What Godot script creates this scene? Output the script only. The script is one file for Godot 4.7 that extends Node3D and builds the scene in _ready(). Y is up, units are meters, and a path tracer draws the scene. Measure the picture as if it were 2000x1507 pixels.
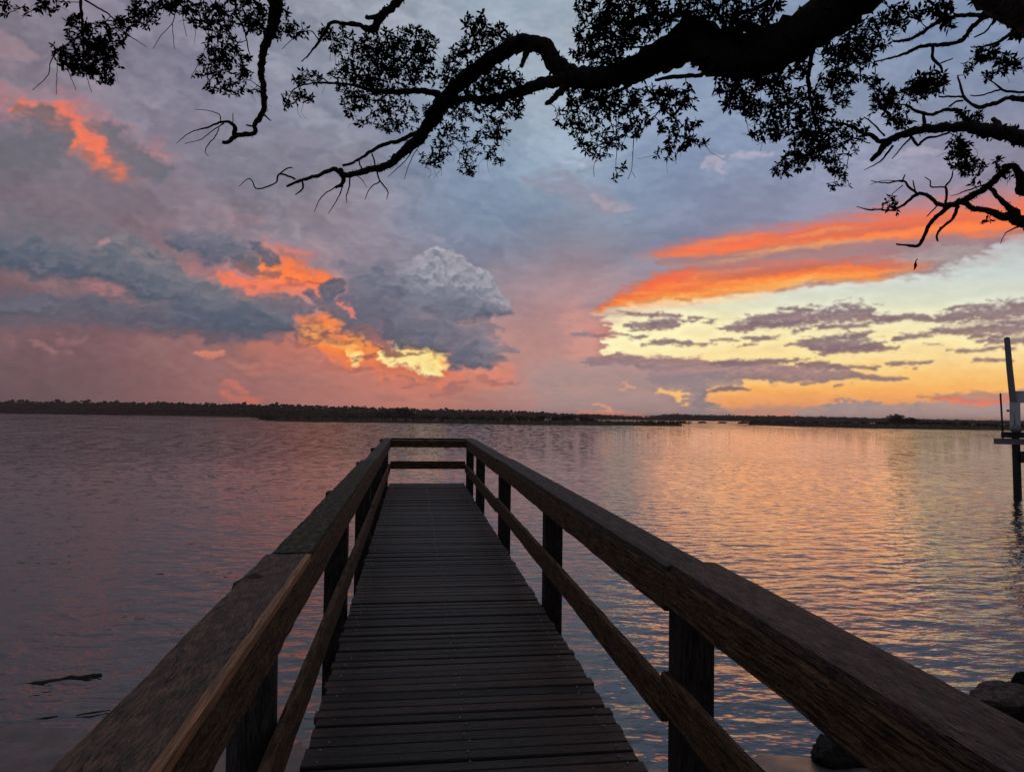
extends Node3D
# Sunset over a tidal river, seen from the landward end of a narrow wooden dock under a live oak.
# World: y up, water surface at y = 0, the camera 2.7 m above it and looking along -z.

const LENS := 1389.0                     # focal length in pixels of the 2000 x 1507 photograph
const EYE := Vector3(0.0, 2.7, 0.0)
const WAVE := 4.6
const GROUP := 0.15
const ROLL := 0.0110
const PITCH := 0.042807
var cam_right: Vector3
var cam_up: Vector3
var cam_fwd: Vector3
var dock_fwd: Vector3
var dock_right: Vector3
var dock_up: Vector3
var fine := FastNoiseLite.new()
var broad := FastNoiseLite.new()
var rng := RandomNumberGenerator.new()
var taken := {}

func toward(px: float, py: float) -> Vector3:      # a direction from a pixel of the photograph
	return (cam_fwd + cam_right * ((px - 1000.0) / LENS) - cam_up * ((py - 753.5) / LENS)).normalized()

func on_water(px: float, py: float) -> Vector3:    # where that direction meets the water
	var d := toward(px, py)
	return EYE + d * (-EYE.y / minf(d.y, -0.0008))

func at_range(px: float, py: float, metres: float) -> Vector3:
	return EYE + toward(px, py) * metres

func numbered(called: String) -> String:
	taken[called] = taken.get(called, -1) + 1
	return called if taken[called] == 0 else "%s_%03d" % [called, taken[called]]

func tag(o: Node, label: String, category: String, group := "", kind := "") -> void:
	if label != "": o.set_meta("label", label)
	if category != "": o.set_meta("category", category)
	if group != "": o.set_meta("group", group)
	if kind != "": o.set_meta("kind", kind)

func base(called: String, where: Vector3) -> Node3D:
	var o := Node3D.new()
	o.name = numbered(called)
	o.position = where
	add_child(o, true)
	return o

class Shape:
	var v := PackedVector3Array()
	var n := PackedVector3Array()
	var uv := PackedVector2Array()
	var col := PackedColorArray()
	var ix := PackedInt32Array()
	func quad(a: Vector3, b: Vector3, c: Vector3, d: Vector3, ua := Vector2.ZERO, ub := Vector2.ZERO, uc := Vector2.ZERO, ud := Vector2.ZERO) -> void:
		var nn := (c - a).cross(b - a)
		if nn.length_squared() < 1e-16: nn = (d - a).cross(c - a)
		nn = nn.normalized()
		var k := v.size()
		v.append_array([a, b, c, d])
		n.append_array([nn, nn, nn, nn])
		uv.append_array([ua, ub, uc, ud])
		ix.append_array([k, k + 1, k + 2, k, k + 2, k + 3])
	func box(lo: Vector3, hi: Vector3) -> void:
		beam((lo + hi) * 0.5, hi - lo, Basis.IDENTITY)
	func beam(c: Vector3, size: Vector3, b: Basis) -> void:
		# a sawn piece of timber with chamfered long edges; its length is the longest side
		var ax := 0
		if size.y > size.x and size.y >= size.z: ax = 1
		elif size.z > size.x and size.z > size.y: ax = 2
		var e := [Vector3.RIGHT, Vector3.UP, Vector3.BACK]
		var l: Vector3 = e[ax]
		var p: Vector3 = e[(ax + 1) % 3]
		var q: Vector3 = e[(ax + 2) % 3]
		var hl: float = size[ax] * 0.5
		var hp: float = size[(ax + 1) % 3] * 0.5
		var hq: float = size[(ax + 2) % 3] * 0.5
		var ch := minf(0.006, minf(hp, hq) * 0.35)
		var ring := [[hp - ch, -hq], [hp, -hq + ch], [hp, hq - ch], [hp - ch, hq], [-hp + ch, hq], [-hp, hq - ch], [-hp, -hq + ch], [-hp + ch, -hq]]
		var run := 0.0
		for i in 8:
			var a: Array = ring[i]
			var d: Array = ring[(i + 1) % 8]
			var pa: Vector3 = p * a[0] + q * a[1]
			var pd: Vector3 = p * d[0] + q * d[1]
			var w := (pd - pa).length()
			quad(c + b * (pa - l * hl), c + b * (pa + l * hl), c + b * (pd + l * hl), c + b * (pd - l * hl), Vector2(-hl, run), Vector2(hl, run), Vector2(hl, run + w), Vector2(-hl, run + w))
			run += w
		for s in [-1.0, 1.0]:
			for i in range(1, 7):
				var t0: Array = ring[0]
				var t1: Array = ring[i]
				var t2: Array = ring[i + 1] if i < 7 else ring[7]
				var k := v.size()
				for t in ([t0, t1, t2] if s > 0 else [t0, t2, t1]):
					v.append(c + b * (p * t[0] + q * t[1] + l * hl * s))
					n.append(b * (l * s))
					uv.append(Vector2(t[0], t[1]))
				ix.append_array([k, k + 2, k + 1])
	func tube(pts: PackedVector3Array, rad: PackedFloat32Array, sides: int, rough := 0.0, noise: FastNoiseLite = null) -> void:
		var m := pts.size()
		if m < 2: return
		var first := v.size()
		var side := Vector3.UP
		var run := 0.0
		for i in m:
			var d := (pts[mini(i + 1, m - 1)] - pts[maxi(i - 1, 0)]).normalized()
			if i == 0:
				side = d.cross(Vector3.UP if absf(d.y) < 0.9 else Vector3.RIGHT).normalized()
			else:
				side = (side - d * side.dot(d)).normalized()
				run += pts[i].distance_to(pts[i - 1])
			var o := d.cross(side)
			for j in sides + 1:
				var a := TAU * float(j % sides) / sides
				var out := side * cos(a) + o * sin(a)
				var r := rad[i]
				if noise: r *= 1.0 + rough * noise.get_noise_3dv((pts[i] + out * rad[i]) * 16.0)
				v.append(pts[i] + out * r)
				n.append(out)
				uv.append(Vector2(run, a / TAU * maxf(0.05, rad[i] * TAU)))
		for i in m - 1:
			for j in sides:
				var k := first + i * (sides + 1) + j
				ix.append_array([k, k + sides + 1, k + 1, k + 1, k + sides + 1, k + sides + 2])
		for e in [0, m - 1]:                      # rounded-off ends
			var k := v.size()
			var d2 := (pts[0] - pts[1]).normalized() if e == 0 else (pts[m - 1] - pts[m - 2]).normalized()
			v.append(pts[e] + d2 * rad[e] * 0.5)
			n.append(d2)
			uv.append(Vector2.ZERO)
			for j in sides:
				var q := first + int(e) * (sides + 1) + j
				if e == 0: ix.append_array([k, q, q + 1])
				else: ix.append_array([k, q + 1, q])
	func mesh() -> ArrayMesh:
		var a := []
		a.resize(Mesh.ARRAY_MAX)
		a[Mesh.ARRAY_VERTEX] = v
		a[Mesh.ARRAY_NORMAL] = n
		a[Mesh.ARRAY_TEX_UV] = uv
		if col.size() == v.size(): a[Mesh.ARRAY_COLOR] = col
		a[Mesh.ARRAY_INDEX] = ix
		var m := ArrayMesh.new()
		m.add_surface_from_arrays(Mesh.PRIMITIVE_TRIANGLES, a)
		return m

func put(called: String, mesh: Mesh, mat: Material, parent: Node = null) -> MeshInstance3D:
	var o := MeshInstance3D.new()
	o.mesh = mesh
	o.material_override = mat
	if parent == null:
		o.name = numbered(called)
		add_child(o, true)
	else:
		o.name = called
		parent.add_child(o, true)
	return o

func srgb(r: float, g: float, b: float) -> Color:
	return Color(r / 255.0, g / 255.0, b / 255.0)

func albedo(r: float, g: float, b: float) -> Color:   # a real-world base colour
	return Color(r, g, b).linear_to_srgb()

func _ready() -> void:
	rng.seed = 7
	fine.seed = 3
	fine.noise_type = FastNoiseLite.TYPE_SIMPLEX
	fine.frequency = 1.0
	fine.fractal_octaves = 4
	fine.fractal_type = FastNoiseLite.FRACTAL_FBM
	broad.seed = 11
	broad.noise_type = FastNoiseLite.TYPE_SIMPLEX
	broad.frequency = 1.0
	broad.fractal_octaves = 3
	cam_fwd = Vector3(0, sin(PITCH), -cos(PITCH))
	var r0 := Vector3.RIGHT
	var u0 := r0.cross(cam_fwd)
	cam_right = r0 * cos(ROLL) + u0 * sin(ROLL)
	cam_up = u0 * cos(ROLL) - r0 * sin(ROLL)
	var cam := Camera3D.new()
	cam.name = "camera"
	cam.keep_aspect = Camera3D.KEEP_HEIGHT
	cam.fov = rad_to_deg(2.0 * atan(753.5 / LENS))
	cam.near = 0.05
	cam.far = 20000.0
	cam.transform = Transform3D(Basis(cam_right, cam_up, -cam_fwd), EYE)
	add_child(cam)
	cam.current = true
	var env := Environment.new()
	env.background_mode = Environment.BG_SKY
	var sky := Sky.new()
	var pano := PanoramaSkyMaterial.new()
	pano.panorama = sky_panorama()
	sky.sky_material = pano
	env.sky = sky
	env.tonemap_mode = Environment.TONE_MAPPER_LINEAR
	env.tonemap_exposure = 1.0
	env.fog_enabled = true                       # thin evening haze: the far woods pale a little
	env.fog_density = 0.0002
	env.fog_light_color = Color(0.75, 0.62, 0.60)
	env.sdfgi_enabled = true
	env.ssao_enabled = true
	env.ssil_enabled = true
	var we := WorldEnvironment.new()
	we.name = "environment"
	we.environment = env
	add_child(we)
	# the last of the sun: low behind the cloud edge to the right of the dock, weak and soft
	var sun := DirectionalLight3D.new()
	sun.name = "sun"
	sun.light_color = Color(1.0, 0.62, 0.36)
	sun.light_energy = 0.02
	sun.light_angular_distance = 20.0
	sun.shadow_enabled = true
	add_child(sun)
	sun.look_at_from_position(Vector3.ZERO, -toward(1500, 640), Vector3.UP)
	dock_fwd = toward(808, 792)
	dock_right = dock_fwd.cross(Vector3.UP).normalized()
	dock_up = dock_right.cross(dock_fwd)
	print("sky done ", Time.get_ticks_msec())
	build_water()
	build_shore()
	build_far_shore()
	print("setting done ", Time.get_ticks_msec())
	build_dock()
	build_boat_lift()
	print("dock done ", Time.get_ticks_msec())
	build_oak()
	build_small_things()
	print("all done ", Time.get_ticks_msec())

# ---------------------------------------------------------------- sky
# Air and clouds, computed for every direction. Colours of the air are given at directions of the photograph and spread
# over the whole dome; clouds are strokes of cloud laid over it with ragged edges.
const SKY_W := 4096
const SKY_H := 2048
const WIN_X0 := 1570
const WIN_W := 960
const WIN_Y0 := 620
const WIN_H := 408
var su := PackedFloat32Array()
var sv := PackedFloat32Array()
var s_r := PackedFloat32Array()
var s_g := PackedFloat32Array()
var s_b := PackedFloat32Array()

const AIR := [
	[20, 20, 122, 117, 132], [150, 20, 135, 130, 148], [300, 20, 138, 132, 150], [600, 20, 149, 155, 169], [800, 20, 159, 166, 177], [1000, 20, 159, 176, 193], [1080, 20, 159, 173, 186], [1500, 20, 136, 152, 179], [1900, 20, 129, 145, 173],
	[20, 110, 148, 130, 142], [150, 110, 138, 132, 148], [330, 110, 132, 130, 150], [560, 110, 145, 147, 164], [900, 110, 149, 163, 181], [1080, 110, 159, 171, 185], [1400, 110, 137, 153, 177], [1950, 110, 125, 141, 169],
	[20, 180, 120, 114, 127], [300, 200, 127, 124, 141], [450, 200, 135, 138, 158], [700, 200, 138, 144, 162], [1060, 200, 159, 172, 187], [1250, 200, 151, 165, 190], [1480, 200, 149, 165, 188], [1750, 200, 129, 145, 173], [2000, 200, 134, 145, 173],
	[350, 290, 142, 129, 146], [600, 290, 125, 133, 151], [900, 290, 134, 151, 178], [1100, 290, 189, 211, 225], [1250, 290, 145, 161, 189], [1400, 290, 130, 146, 176], [1600, 290, 140, 154, 179], [1700, 290, 154, 163, 183], [1950, 290, 141, 146, 169],
	[0, 370, 112, 107, 117], [200, 370, 136, 119, 131], [450, 370, 130, 130, 143], [650, 370, 149, 134, 144], [850, 370, 128, 141, 165], [1000, 370, 123, 145, 170], [1150, 370, 130, 146, 169], [1350, 370, 125, 141, 172], [1600, 370, 140, 141, 169], [1750, 370, 148, 137, 160], [1950, 360, 160, 130, 140],
	[0, 440, 106, 104, 114], [200, 440, 126, 114, 124], [400, 440, 142, 124, 133], [650, 440, 143, 131, 144], [800, 440, 129, 134, 153], [1000, 440, 118, 138, 163], [1200, 440, 123, 141, 166], [1400, 440, 140, 135, 154],
	[0, 540, 128, 100, 110], [700, 520, 141, 128, 141], [1000, 520, 118, 130, 153], [1150, 520, 130, 130, 147], [100, 580, 150, 108, 112], [300, 570, 158, 112, 115], [1000, 580, 137, 123, 138], [1080, 580, 166, 136, 145], [1150, 590, 192, 141, 136],
	[0, 640, 122, 92, 98], [400, 650, 152, 111, 113], [1020, 640, 198, 151, 147], [1100, 640, 214, 158, 146],
	[0, 700, 112, 90, 95], [150, 700, 118, 92, 95], [300, 700, 146, 105, 105], [450, 700, 160, 114, 112], [600, 700, 182, 124, 116], [900, 700, 210, 130, 112], [1000, 700, 196, 142, 132], [1080, 700, 204, 150, 142], [1150, 690, 222, 155, 138],
	[0, 765, 94, 77, 83], [150, 765, 106, 84, 87], [300, 765, 136, 99, 99], [450, 765, 160, 107, 102], [600, 765, 176, 117, 109], [750, 765, 198, 127, 112], [900, 765, 196, 127, 112], [1000, 765, 174, 131, 122], [1100, 765, 162, 136, 131], [1200, 765, 168, 142, 138], [1330, 765, 158, 138, 136],
	[1000, 805, 168, 130, 127], [1250, 805, 190, 145, 135], [1600, 790, 196, 150, 126], [1900, 790, 190, 148, 130]]

const CLEAR := [[430, 176, 190, 196], [480, 192, 204, 204], [540, 206, 214, 208], [585, 220, 222, 200], [620, 236, 228, 186], [660, 246, 228, 170], [700, 251, 216, 148], [735, 253, 199, 120], [765, 252, 178, 98], [790, 240, 160, 106], [810, 226, 150, 124]]

func sky_panorama() -> ImageTexture:
	# 1. the air of the whole dome, coarse
	var cw := 512
	var ch := 256
	var dirs := PackedVector3Array()
	var cols := PackedVector3Array()
	for a in AIR:
		dirs.append(toward(a[0], a[1]))
		cols.append(Vector3(a[2], a[3], a[4]))
	for az in [75, 110, 145, 180, 215, 250, 285]:       # the sky away from the sunset: grey-blue dusk overcast
		for el in [4, 22, 45]:
			var e := deg_to_rad(el)
			var z := deg_to_rad(az)
			dirs.append(Vector3(sin(z) * cos(e), sin(e), -cos(z) * cos(e)))
			cols.append([Vector3(116, 104, 112), Vector3(116, 116, 130), Vector3(128, 132, 148)][0 if el == 4 else (1 if el == 22 else 2)])
	dirs.append(Vector3.UP)
	cols.append(Vector3(138, 144, 162))
	for az in [-30, 30]:
		dirs.append(Vector3(sin(deg_to_rad(az)) * 0.6, 0.8, -cos(deg_to_rad(az)) * 0.6))
		cols.append(Vector3(142, 146, 165))
	var small := Image.create(cw, ch, false, Image.FORMAT_RGB8)
	for y in ch:
		var el := PI * (0.5 - (y + 0.5) / ch)
		if el < -0.05:
			small.fill_rect(Rect2i(0, y, cw, ch - y), srgb(110, 98, 104))
			break
		for x in cw:
			var az := TAU * ((x + 0.5) / cw - 0.5)
			var d := Vector3(sin(az) * cos(el), sin(el), -cos(az) * cos(el))
			var c := Vector3.ZERO
			var total := 0.0
			for k in dirs.size():
				var q := 1.0 - d.dot(dirs[k])
				var w := exp(-q / 0.003) + 2e-4 * exp(-q / 0.03) + 1e-7 / (q + 0.002)
				c += cols[k] * w
				total += w
			c /= total
			var t := fine.get_noise_3d(d.x * 3.1, d.y * 8.0, d.z * 3.1)
			c *= 1.0 + 0.05 * t
			small.set_pixel(x, y, srgb(c.x, c.y, c.z))
	small.resize(SKY_W, SKY_H, Image.INTERPOLATE_CUBIC)
	# 2. the part of the dome towards the sunset in full detail
	var n := WIN_W * WIN_H
	for a in [su, sv, s_r, s_g, s_b]: a.resize(n)
	su.resize(n); sv.resize(n); s_r.resize(n); s_g.resize(n); s_b.resize(n)
	for y in WIN_H:
		var el := PI * (0.5 - (y + WIN_Y0 + 0.5) / SKY_H)
		for x in WIN_W:
			var az := TAU * ((x + WIN_X0 + 0.5) / SKY_W - 0.5)
			var d := Vector3(sin(az) * cos(el), sin(el), -cos(az) * cos(el))
			var z := d.dot(cam_fwd)
			var i := y * WIN_W + x
			su[i] = 1000.0 + LENS * d.dot(cam_right) / z
			sv[i] = 753.5 - LENS * d.dot(cam_up) / z
			var c := small.get_pixel(x + WIN_X0, y + WIN_Y0)
			s_r[i] = c.r * 255.0
			s_g[i] = c.g * 255.0
			s_b[i] = c.b * 255.0
	veil_texture()
	clear_air()
	clouds()
	drift()
	crisp()
	for y in WIN_H:
		var fy := clampf(y / 24.0, 0.0, 1.0)
		for x in WIN_W:
			var i := y * WIN_W + x
			var f := minf(fy, clampf(minf(x, WIN_W - 1 - x) / 40.0, 0.0, 1.0))
			var j := (rng.randf() - 0.5) * 1.2
			var c := Color((s_r[i] + j) / 255.0, (s_g[i] + j) / 255.0, (s_b[i] + j) / 255.0).clamp()
			if f < 1.0: c = small.get_pixel(x + WIN_X0, y + WIN_Y0).lerp(c, f)
			small.set_pixel(x + WIN_X0, y + WIN_Y0, c)
	su.clear(); sv.clear(); s_r.clear(); s_g.clear(); s_b.clear()
	# Godot's panoramas begin at -z: turn the picture by half a round
	var whole := Image.create(SKY_W, SKY_H, false, Image.FORMAT_RGB8)
	whole.blit_rect(small, Rect2i(SKY_W / 2, 0, SKY_W / 2, SKY_H), Vector2i.ZERO)
	whole.blit_rect(small, Rect2i(0, 0, SKY_W / 2, SKY_H), Vector2i(SKY_W / 2, 0))
	return ImageTexture.create_from_image(whole)

func veil_texture() -> void:                      # the thin high cloud: soft drawn-out folds, slanting down to the right on the left side
	var c1 := cos(0.45)
	var s1 := sin(0.45)
	var c2 := cos(-0.2)
	var s2 := sin(-0.2)
	for i in su.size():
		var u := su[i]
		var v := sv[i]
		var f := smoothstep(650.0, 1250.0, u)
		var wx := broad.get_noise_2d(u * 0.006, v * 0.006 + 31.0) * 22.0
		var wy := broad.get_noise_2d(u * 0.006 + 17.0, v * 0.006) * 16.0
		var t := 0.0
		if f < 1.0:
			var p := (u + wx) * c1 + (v + wy) * s1
			var q := -(u + wx) * s1 + (v + wy) * c1
			t += (1.0 - f) * (broad.get_noise_2d(p * 0.0035, q * 0.008) * 14.0 + broad.get_noise_2d(p * 0.010 + 40.0, q * 0.022 + 9.0) * 7.0)
		if f > 0.0:
			var p := (u + wx) * c2 + (v + wy) * s2
			var q := -(u + wx) * s2 + (v + wy) * c2
			t += f * (broad.get_noise_2d(p * 0.003, q * 0.008) * 9.0 + broad.get_noise_2d(p * 0.010 + 40.0, q * 0.024 + 9.0) * 4.0)
		t *= clampf((800.0 - v) / 250.0, 0.25, 1.0)
		s_r[i] += t
		s_g[i] += t * 0.92
		s_b[i] += t * 0.85

func drift() -> void:                             # air in motion: everything painted so far is pulled into wisps
	var r2 := PackedFloat32Array()
	var g2 := PackedFloat32Array()
	var b2 := PackedFloat32Array()
	r2.resize(s_r.size()); g2.resize(s_r.size()); b2.resize(s_r.size())
	for y in WIN_H:
		for x in WIN_W:
			var i := y * WIN_W + x
			var u := su[i]
			var v := sv[i]
			var calm := clampf((815.0 - v) / 60.0, 0.15, 1.0)
			var sheet := smoothstep(960.0, 1200.0, u) * smoothstep(340.0, 430.0, v)    # the level, wind-drawn side
			var dx := (fine.get_noise_2d(u * 0.010, v * 0.016) * 8.0 + fine.get_noise_2d(u * 0.035 + 70.0, v * 0.07) * 2.8) * calm
			var dy := (fine.get_noise_2d(u * 0.010 + 200.0, v * 0.018) * 5.5 + fine.get_noise_2d(u * 0.035 + 300.0, v * 0.07) * 1.7) * calm * (1.0 - sheet)
			if sheet > 0.0:
				dx = lerpf(dx, fine.get_noise_2d(u * 0.02, v * 0.08) * 9.0, sheet)
				dy += sheet * (fine.get_noise_2d(u * 0.006 + 200.0, v * 0.02) * 2.0 + broad.get_noise_2d(u * 0.03 + 300.0, v * 0.09) * 1.1)
			var fx := clampf(x + dx, 0.0, WIN_W - 2.0)
			var fy := clampf(y + dy, 0.0, WIN_H - 2.0)
			var x0 := int(fx)
			var y0 := int(fy)
			fx -= x0
			fy -= y0
			var k := y0 * WIN_W + x0
			var a := (1.0 - fx) * (1.0 - fy)
			var b := fx * (1.0 - fy)
			var c := (1.0 - fx) * fy
			var d := fx * fy
			# cloud grain: faint, finer than the strokes
			var t := 1.0 + 0.022 * fine.get_noise_2d(u * 0.022 + v * 0.006, v * 0.055 - u * 0.01) * calm * (1.0 - 0.75 * sheet)
			r2[i] = (s_r[k] * a + s_r[k + 1] * b + s_r[k + WIN_W] * c + s_r[k + WIN_W + 1] * d) * t
			g2[i] = (s_g[k] * a + s_g[k + 1] * b + s_g[k + WIN_W] * c + s_g[k + WIN_W + 1] * d) * t
			b2[i] = (s_b[k] * a + s_b[k + 1] * b + s_b[k + WIN_W] * c + s_b[k + WIN_W + 1] * d) * t
	s_r = r2
	s_g = g2
	s_b = b2

func blurred(src: PackedFloat32Array, rad: int) -> PackedFloat32Array:
	var tmp := PackedFloat32Array()
	var out := PackedFloat32Array()
	tmp.resize(src.size())
	out.resize(src.size())
	var n := 2.0 * rad + 1.0
	for y in WIN_H:
		var row := y * WIN_W
		var sum := 0.0
		for x in range(-rad, rad + 1): sum += src[row + clampi(x, 0, WIN_W - 1)]
		for x in WIN_W:
			tmp[row + x] = sum / n
			sum += src[row + mini(x + rad + 1, WIN_W - 1)] - src[row + maxi(x - rad, 0)]
	for x in WIN_W:
		var sum := 0.0
		for y in range(-rad, rad + 1): sum += tmp[clampi(y, 0, WIN_H - 1) * WIN_W + x]
		for y in WIN_H:
			out[y * WIN_W + x] = sum / n
			sum += tmp[mini(y + rad + 1, WIN_H - 1) * WIN_W + x] - tmp[maxi(y - rad, 0) * WIN_W + x]
	return out

func crisp() -> void:                             # clear evening air: the folds of the clouds stand out
	var soft := blurred(s_g, 6)
	for i in s_g.size():
		var d := clampf((s_g[i] - soft[i]) * 0.5, -11.0, 11.0)
		s_r[i] += d
		s_g[i] += d
		s_b[i] += d

func table(t: Array, x: float) -> Vector3:
	if x <= t[0][0]: return Vector3(t[0][1], t[0][2], t[0][3])
	for k in range(1, t.size()):
		if x <= t[k][0]:
			var f: float = (x - t[k - 1][0]) / (t[k][0] - t[k - 1][0])
			return Vector3(t[k - 1][1], t[k - 1][2], t[k - 1][3]).lerp(Vector3(t[k][1], t[k][2], t[k][3]), f)
	var e: Array = t[t.size() - 1]
	return Vector3(e[1], e[2], e[3])

func line(t: Array, x: float) -> float:
	if x <= t[0][0]: return t[0][1]
	for k in range(1, t.size()):
		if x <= t[k][0]:
			return lerpf(t[k - 1][1], t[k][1], (x - t[k - 1][0]) / (t[k][0] - t[k - 1][0]))
	return t[t.size() - 1][1]

func clear_air() -> void:                         # the open sky under the lit anvil cloud
	var upper := [[1100, 640], [1165, 611], [1200, 600], [1300, 590], [1450, 574], [1600, 552], [1700, 546], [1800, 540], [1880, 512], [1960, 468], [2150, 410]]
	var left := [[560, 1130], [612, 1160], [628, 1178], [641, 1196], [653, 1204], [664, 1186], [680, 1174], [694, 1182], [708, 1230], [730, 1300], [742, 1378], [760, 1386], [780, 1380], [792, 1400], [812, 1440]]
	for i in su.size():
		var u := su[i]
		var v := sv[i]
		if u < 1120.0 or v < 400.0: continue
		var w := fine.get_noise_2d(u * 0.03, v * 0.03)
		var w2 := fine.get_noise_2d(u * 0.012 + 7.0, v * 0.03)
		var m := smoothstep(-7.0, 7.0, v + w2 * 10.0 - line(upper, u)) * smoothstep(-3.0, 3.0, u + w * 7.0 - line(left, v))
		if m <= 0.0: continue
		var c := table(CLEAR, v)
		var glow := exp(-((u - 1180.0) * (u - 1180.0)) / 40000.0 - (v - 650.0) * (v - 650.0) / 5000.0)
		c = c.lerp(Vector3(255, 242, 188), glow * 0.9)
		c += Vector3.ONE * (w2 * 4.0)
		s_r[i] = lerpf(s_r[i], c.x, m)
		s_g[i] = lerpf(s_g[i], c.y, m)
		s_b[i] = lerpf(s_b[i], c.z, m)

# one stroke of cloud: points [u, v, half thickness], colours of its upper and lower side, opacity, edge softness,
# raggedness (share of the half thickness) and the size of the ragged pieces along and across
var puffs: FastNoiseLite
func stroke(pts: Array, top: Color, low: Color, alpha: float, soft: float, ragged: float, sx := 60.0, sy := 25.0, puffy := false) -> void:
	var x0 := 1e9
	var x1 := -1e9
	var y0 := 1e9
	var y1 := -1e9
	for p in pts:
		var g: float = p[2] * (1.0 + soft + ragged) + 3.0
		x0 = minf(x0, p[0] - g)
		x1 = maxf(x1, p[0] + g)
		y0 = minf(y0, p[1] - g)
		y1 = maxf(y1, p[1] + g)
	var cx0 := WIN_W
	var cx1 := 0
	var cy0 := WIN_H
	var cy1 := 0
	for a in 9:
		for b in 9:
			var d := toward(lerpf(x0, x1, a / 8.0), lerpf(y0, y1, b / 8.0))
			var px := int((atan2(d.x, -d.z) / TAU + 0.5) * SKY_W) - WIN_X0
			var py := int((0.5 - asin(d.y) / PI) * SKY_H) - WIN_Y0
			cx0 = mini(cx0, px - 2)
			cx1 = maxi(cx1, px + 3)
			cy0 = mini(cy0, py - 2)
			cy1 = maxi(cy1, py + 3)
	cx0 = clampi(cx0, 0, WIN_W)
	cx1 = clampi(cx1, 0, WIN_W)
	cy0 = clampi(cy0, 0, WIN_H)
	cy1 = clampi(cy1, 0, WIN_H)
	var off := rng.randf() * 900.0
	var m := pts.size()
	var ru := PackedFloat32Array()
	var rv := PackedFloat32Array()
	var rr := PackedFloat32Array()
	var ra := PackedFloat32Array()
	for p in pts:
		ru.append(p[0]); rv.append(p[1]); rr.append(p[2]); ra.append(p[3] if p.size() > 3 else 1.0)
	for y in range(cy0, cy1):
		for x in range(cx0, cx1):
			var i := y * WIN_W + x
			var u := su[i]
			var v := sv[i]
			if u < x0 or u > x1 or v < y0 or v > y1: continue
			var best := 1e9
			var side := 0.0
			var along := 1.0
			for k in maxi(1, m - 1):
				var f := 0.0
				var ex := 0.0
				var ey := 0.0
				var r := rr[k]
				if m > 1:
					ex = ru[k + 1] - ru[k]
					ey = rv[k + 1] - rv[k]
					f = clampf(((u - ru[k]) * ex + (v - rv[k]) * ey) / (ex * ex + ey * ey + 0.001), 0.0, 1.0)
					r = lerpf(rr[k], rr[k + 1], f)
				var dx := u - ru[k] - ex * f
				var dy := v - rv[k] - ey * f
				var q := sqrt(dx * dx + dy * dy) / r
				if q < best:
					best = q
					side = dy / r
					along = lerpf(ra[k], ra[mini(k + 1, m - 1)], f)
			if best > 1.0 + soft + ragged: continue
			var w := broad.get_noise_2d(u / sx + off, v / sy + off) if sy < 14.0 else fine.get_noise_2d(u / sx + off, v / sy + off)
			var w2 := broad.get_noise_2d(u / sx * 2.4 + off + 50.0, v / sy * 2.4 + off)
			var edge := w * 0.9 + w2 * 0.45
			var lit := 0.0
			if puffy:                                   # round heads, big and small, lit from above
				var pu := u / sx + w * 0.22 + off
				var pv := v / sy + w2 * 0.22 + off
				var h1 := -puffs.get_noise_2d(pu, pv)
				var h2 := -puffs.get_noise_2d(pu * 2.3 + 30.0, pv * 2.3)
				lit = (h1 + puffs.get_noise_2d(pu, pv - 0.16)) * 1.1 + (h2 + puffs.get_noise_2d(pu * 2.3 + 30.0, pv * 2.3 - 0.16)) * 0.5
				edge = h1 * 1.1 + h2 * 0.5 - 0.35
			var a := smoothstep(1.0 + soft, 1.0 - soft, best - edge * ragged) * alpha * along * (0.92 + 0.16 * w2)
			if a <= 0.002: continue
			var t := clampf(0.5 + side * 0.5 + w * 0.35 + w2 * 0.25, 0.0, 1.0)
			if puffy: t = clampf(0.5 + side * 0.42 + lit * 2.6 + w * 0.25, 0.0, 1.0)
			s_r[i] = lerpf(s_r[i], lerpf(top.r, low.r, t) * 255.0, a)
			s_g[i] = lerpf(s_g[i], lerpf(top.g, low.g, t) * 255.0, a)
			s_b[i] = lerpf(s_b[i], lerpf(top.b, low.b, t) * 255.0, a)

# many small pieces of cloud strung along a line: the folds and shreds inside a bank
func shreds(pts: Array, count: int, a: Color, b: Color, long: float, thick: float, alpha: float, tilt := 0.0) -> void:
	for k in count:
		var f := rng.randf() * (pts.size() - 1.001)
		var i := int(f)
		f -= i
		var p := Vector2(pts[i][0], pts[i][1]).lerp(Vector2(pts[i + 1][0], pts[i + 1][1]), f)
		var r: float = lerpf(pts[i][2], pts[i + 1][2], f)
		var d := (Vector2(pts[i + 1][0], pts[i + 1][1]) - Vector2(pts[i][0], pts[i][1])).normalized().rotated(tilt + rng.randf_range(-0.15, 0.15))
		var o := rng.randf_range(-1.0, 1.0)
		p += Vector2(-d.y, d.x) * o * r * 0.95
		var l := long * rng.randf_range(0.5, 1.4)
		var t := thick * rng.randf_range(0.5, 1.4)
		var c := a.lerp(b, clampf(0.5 + 0.4 * o * signf(d.x) + rng.randf_range(-0.35, 0.35), 0.0, 1.0))
		var q := p + d * l * 0.5
		p -= d * l * 0.5
		var m := (p + q) * 0.5 + Vector2(0, rng.randf_range(-0.4, 0.2) * t)
		stroke([[p.x, p.y, t * 0.5, 0.0], [m.x, m.y, t, 1.0], [q.x, q.y, t * 0.5, 0.0]], c, c, alpha, 0.8, 0.8, l * 0.5, t * 1.6)

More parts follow.
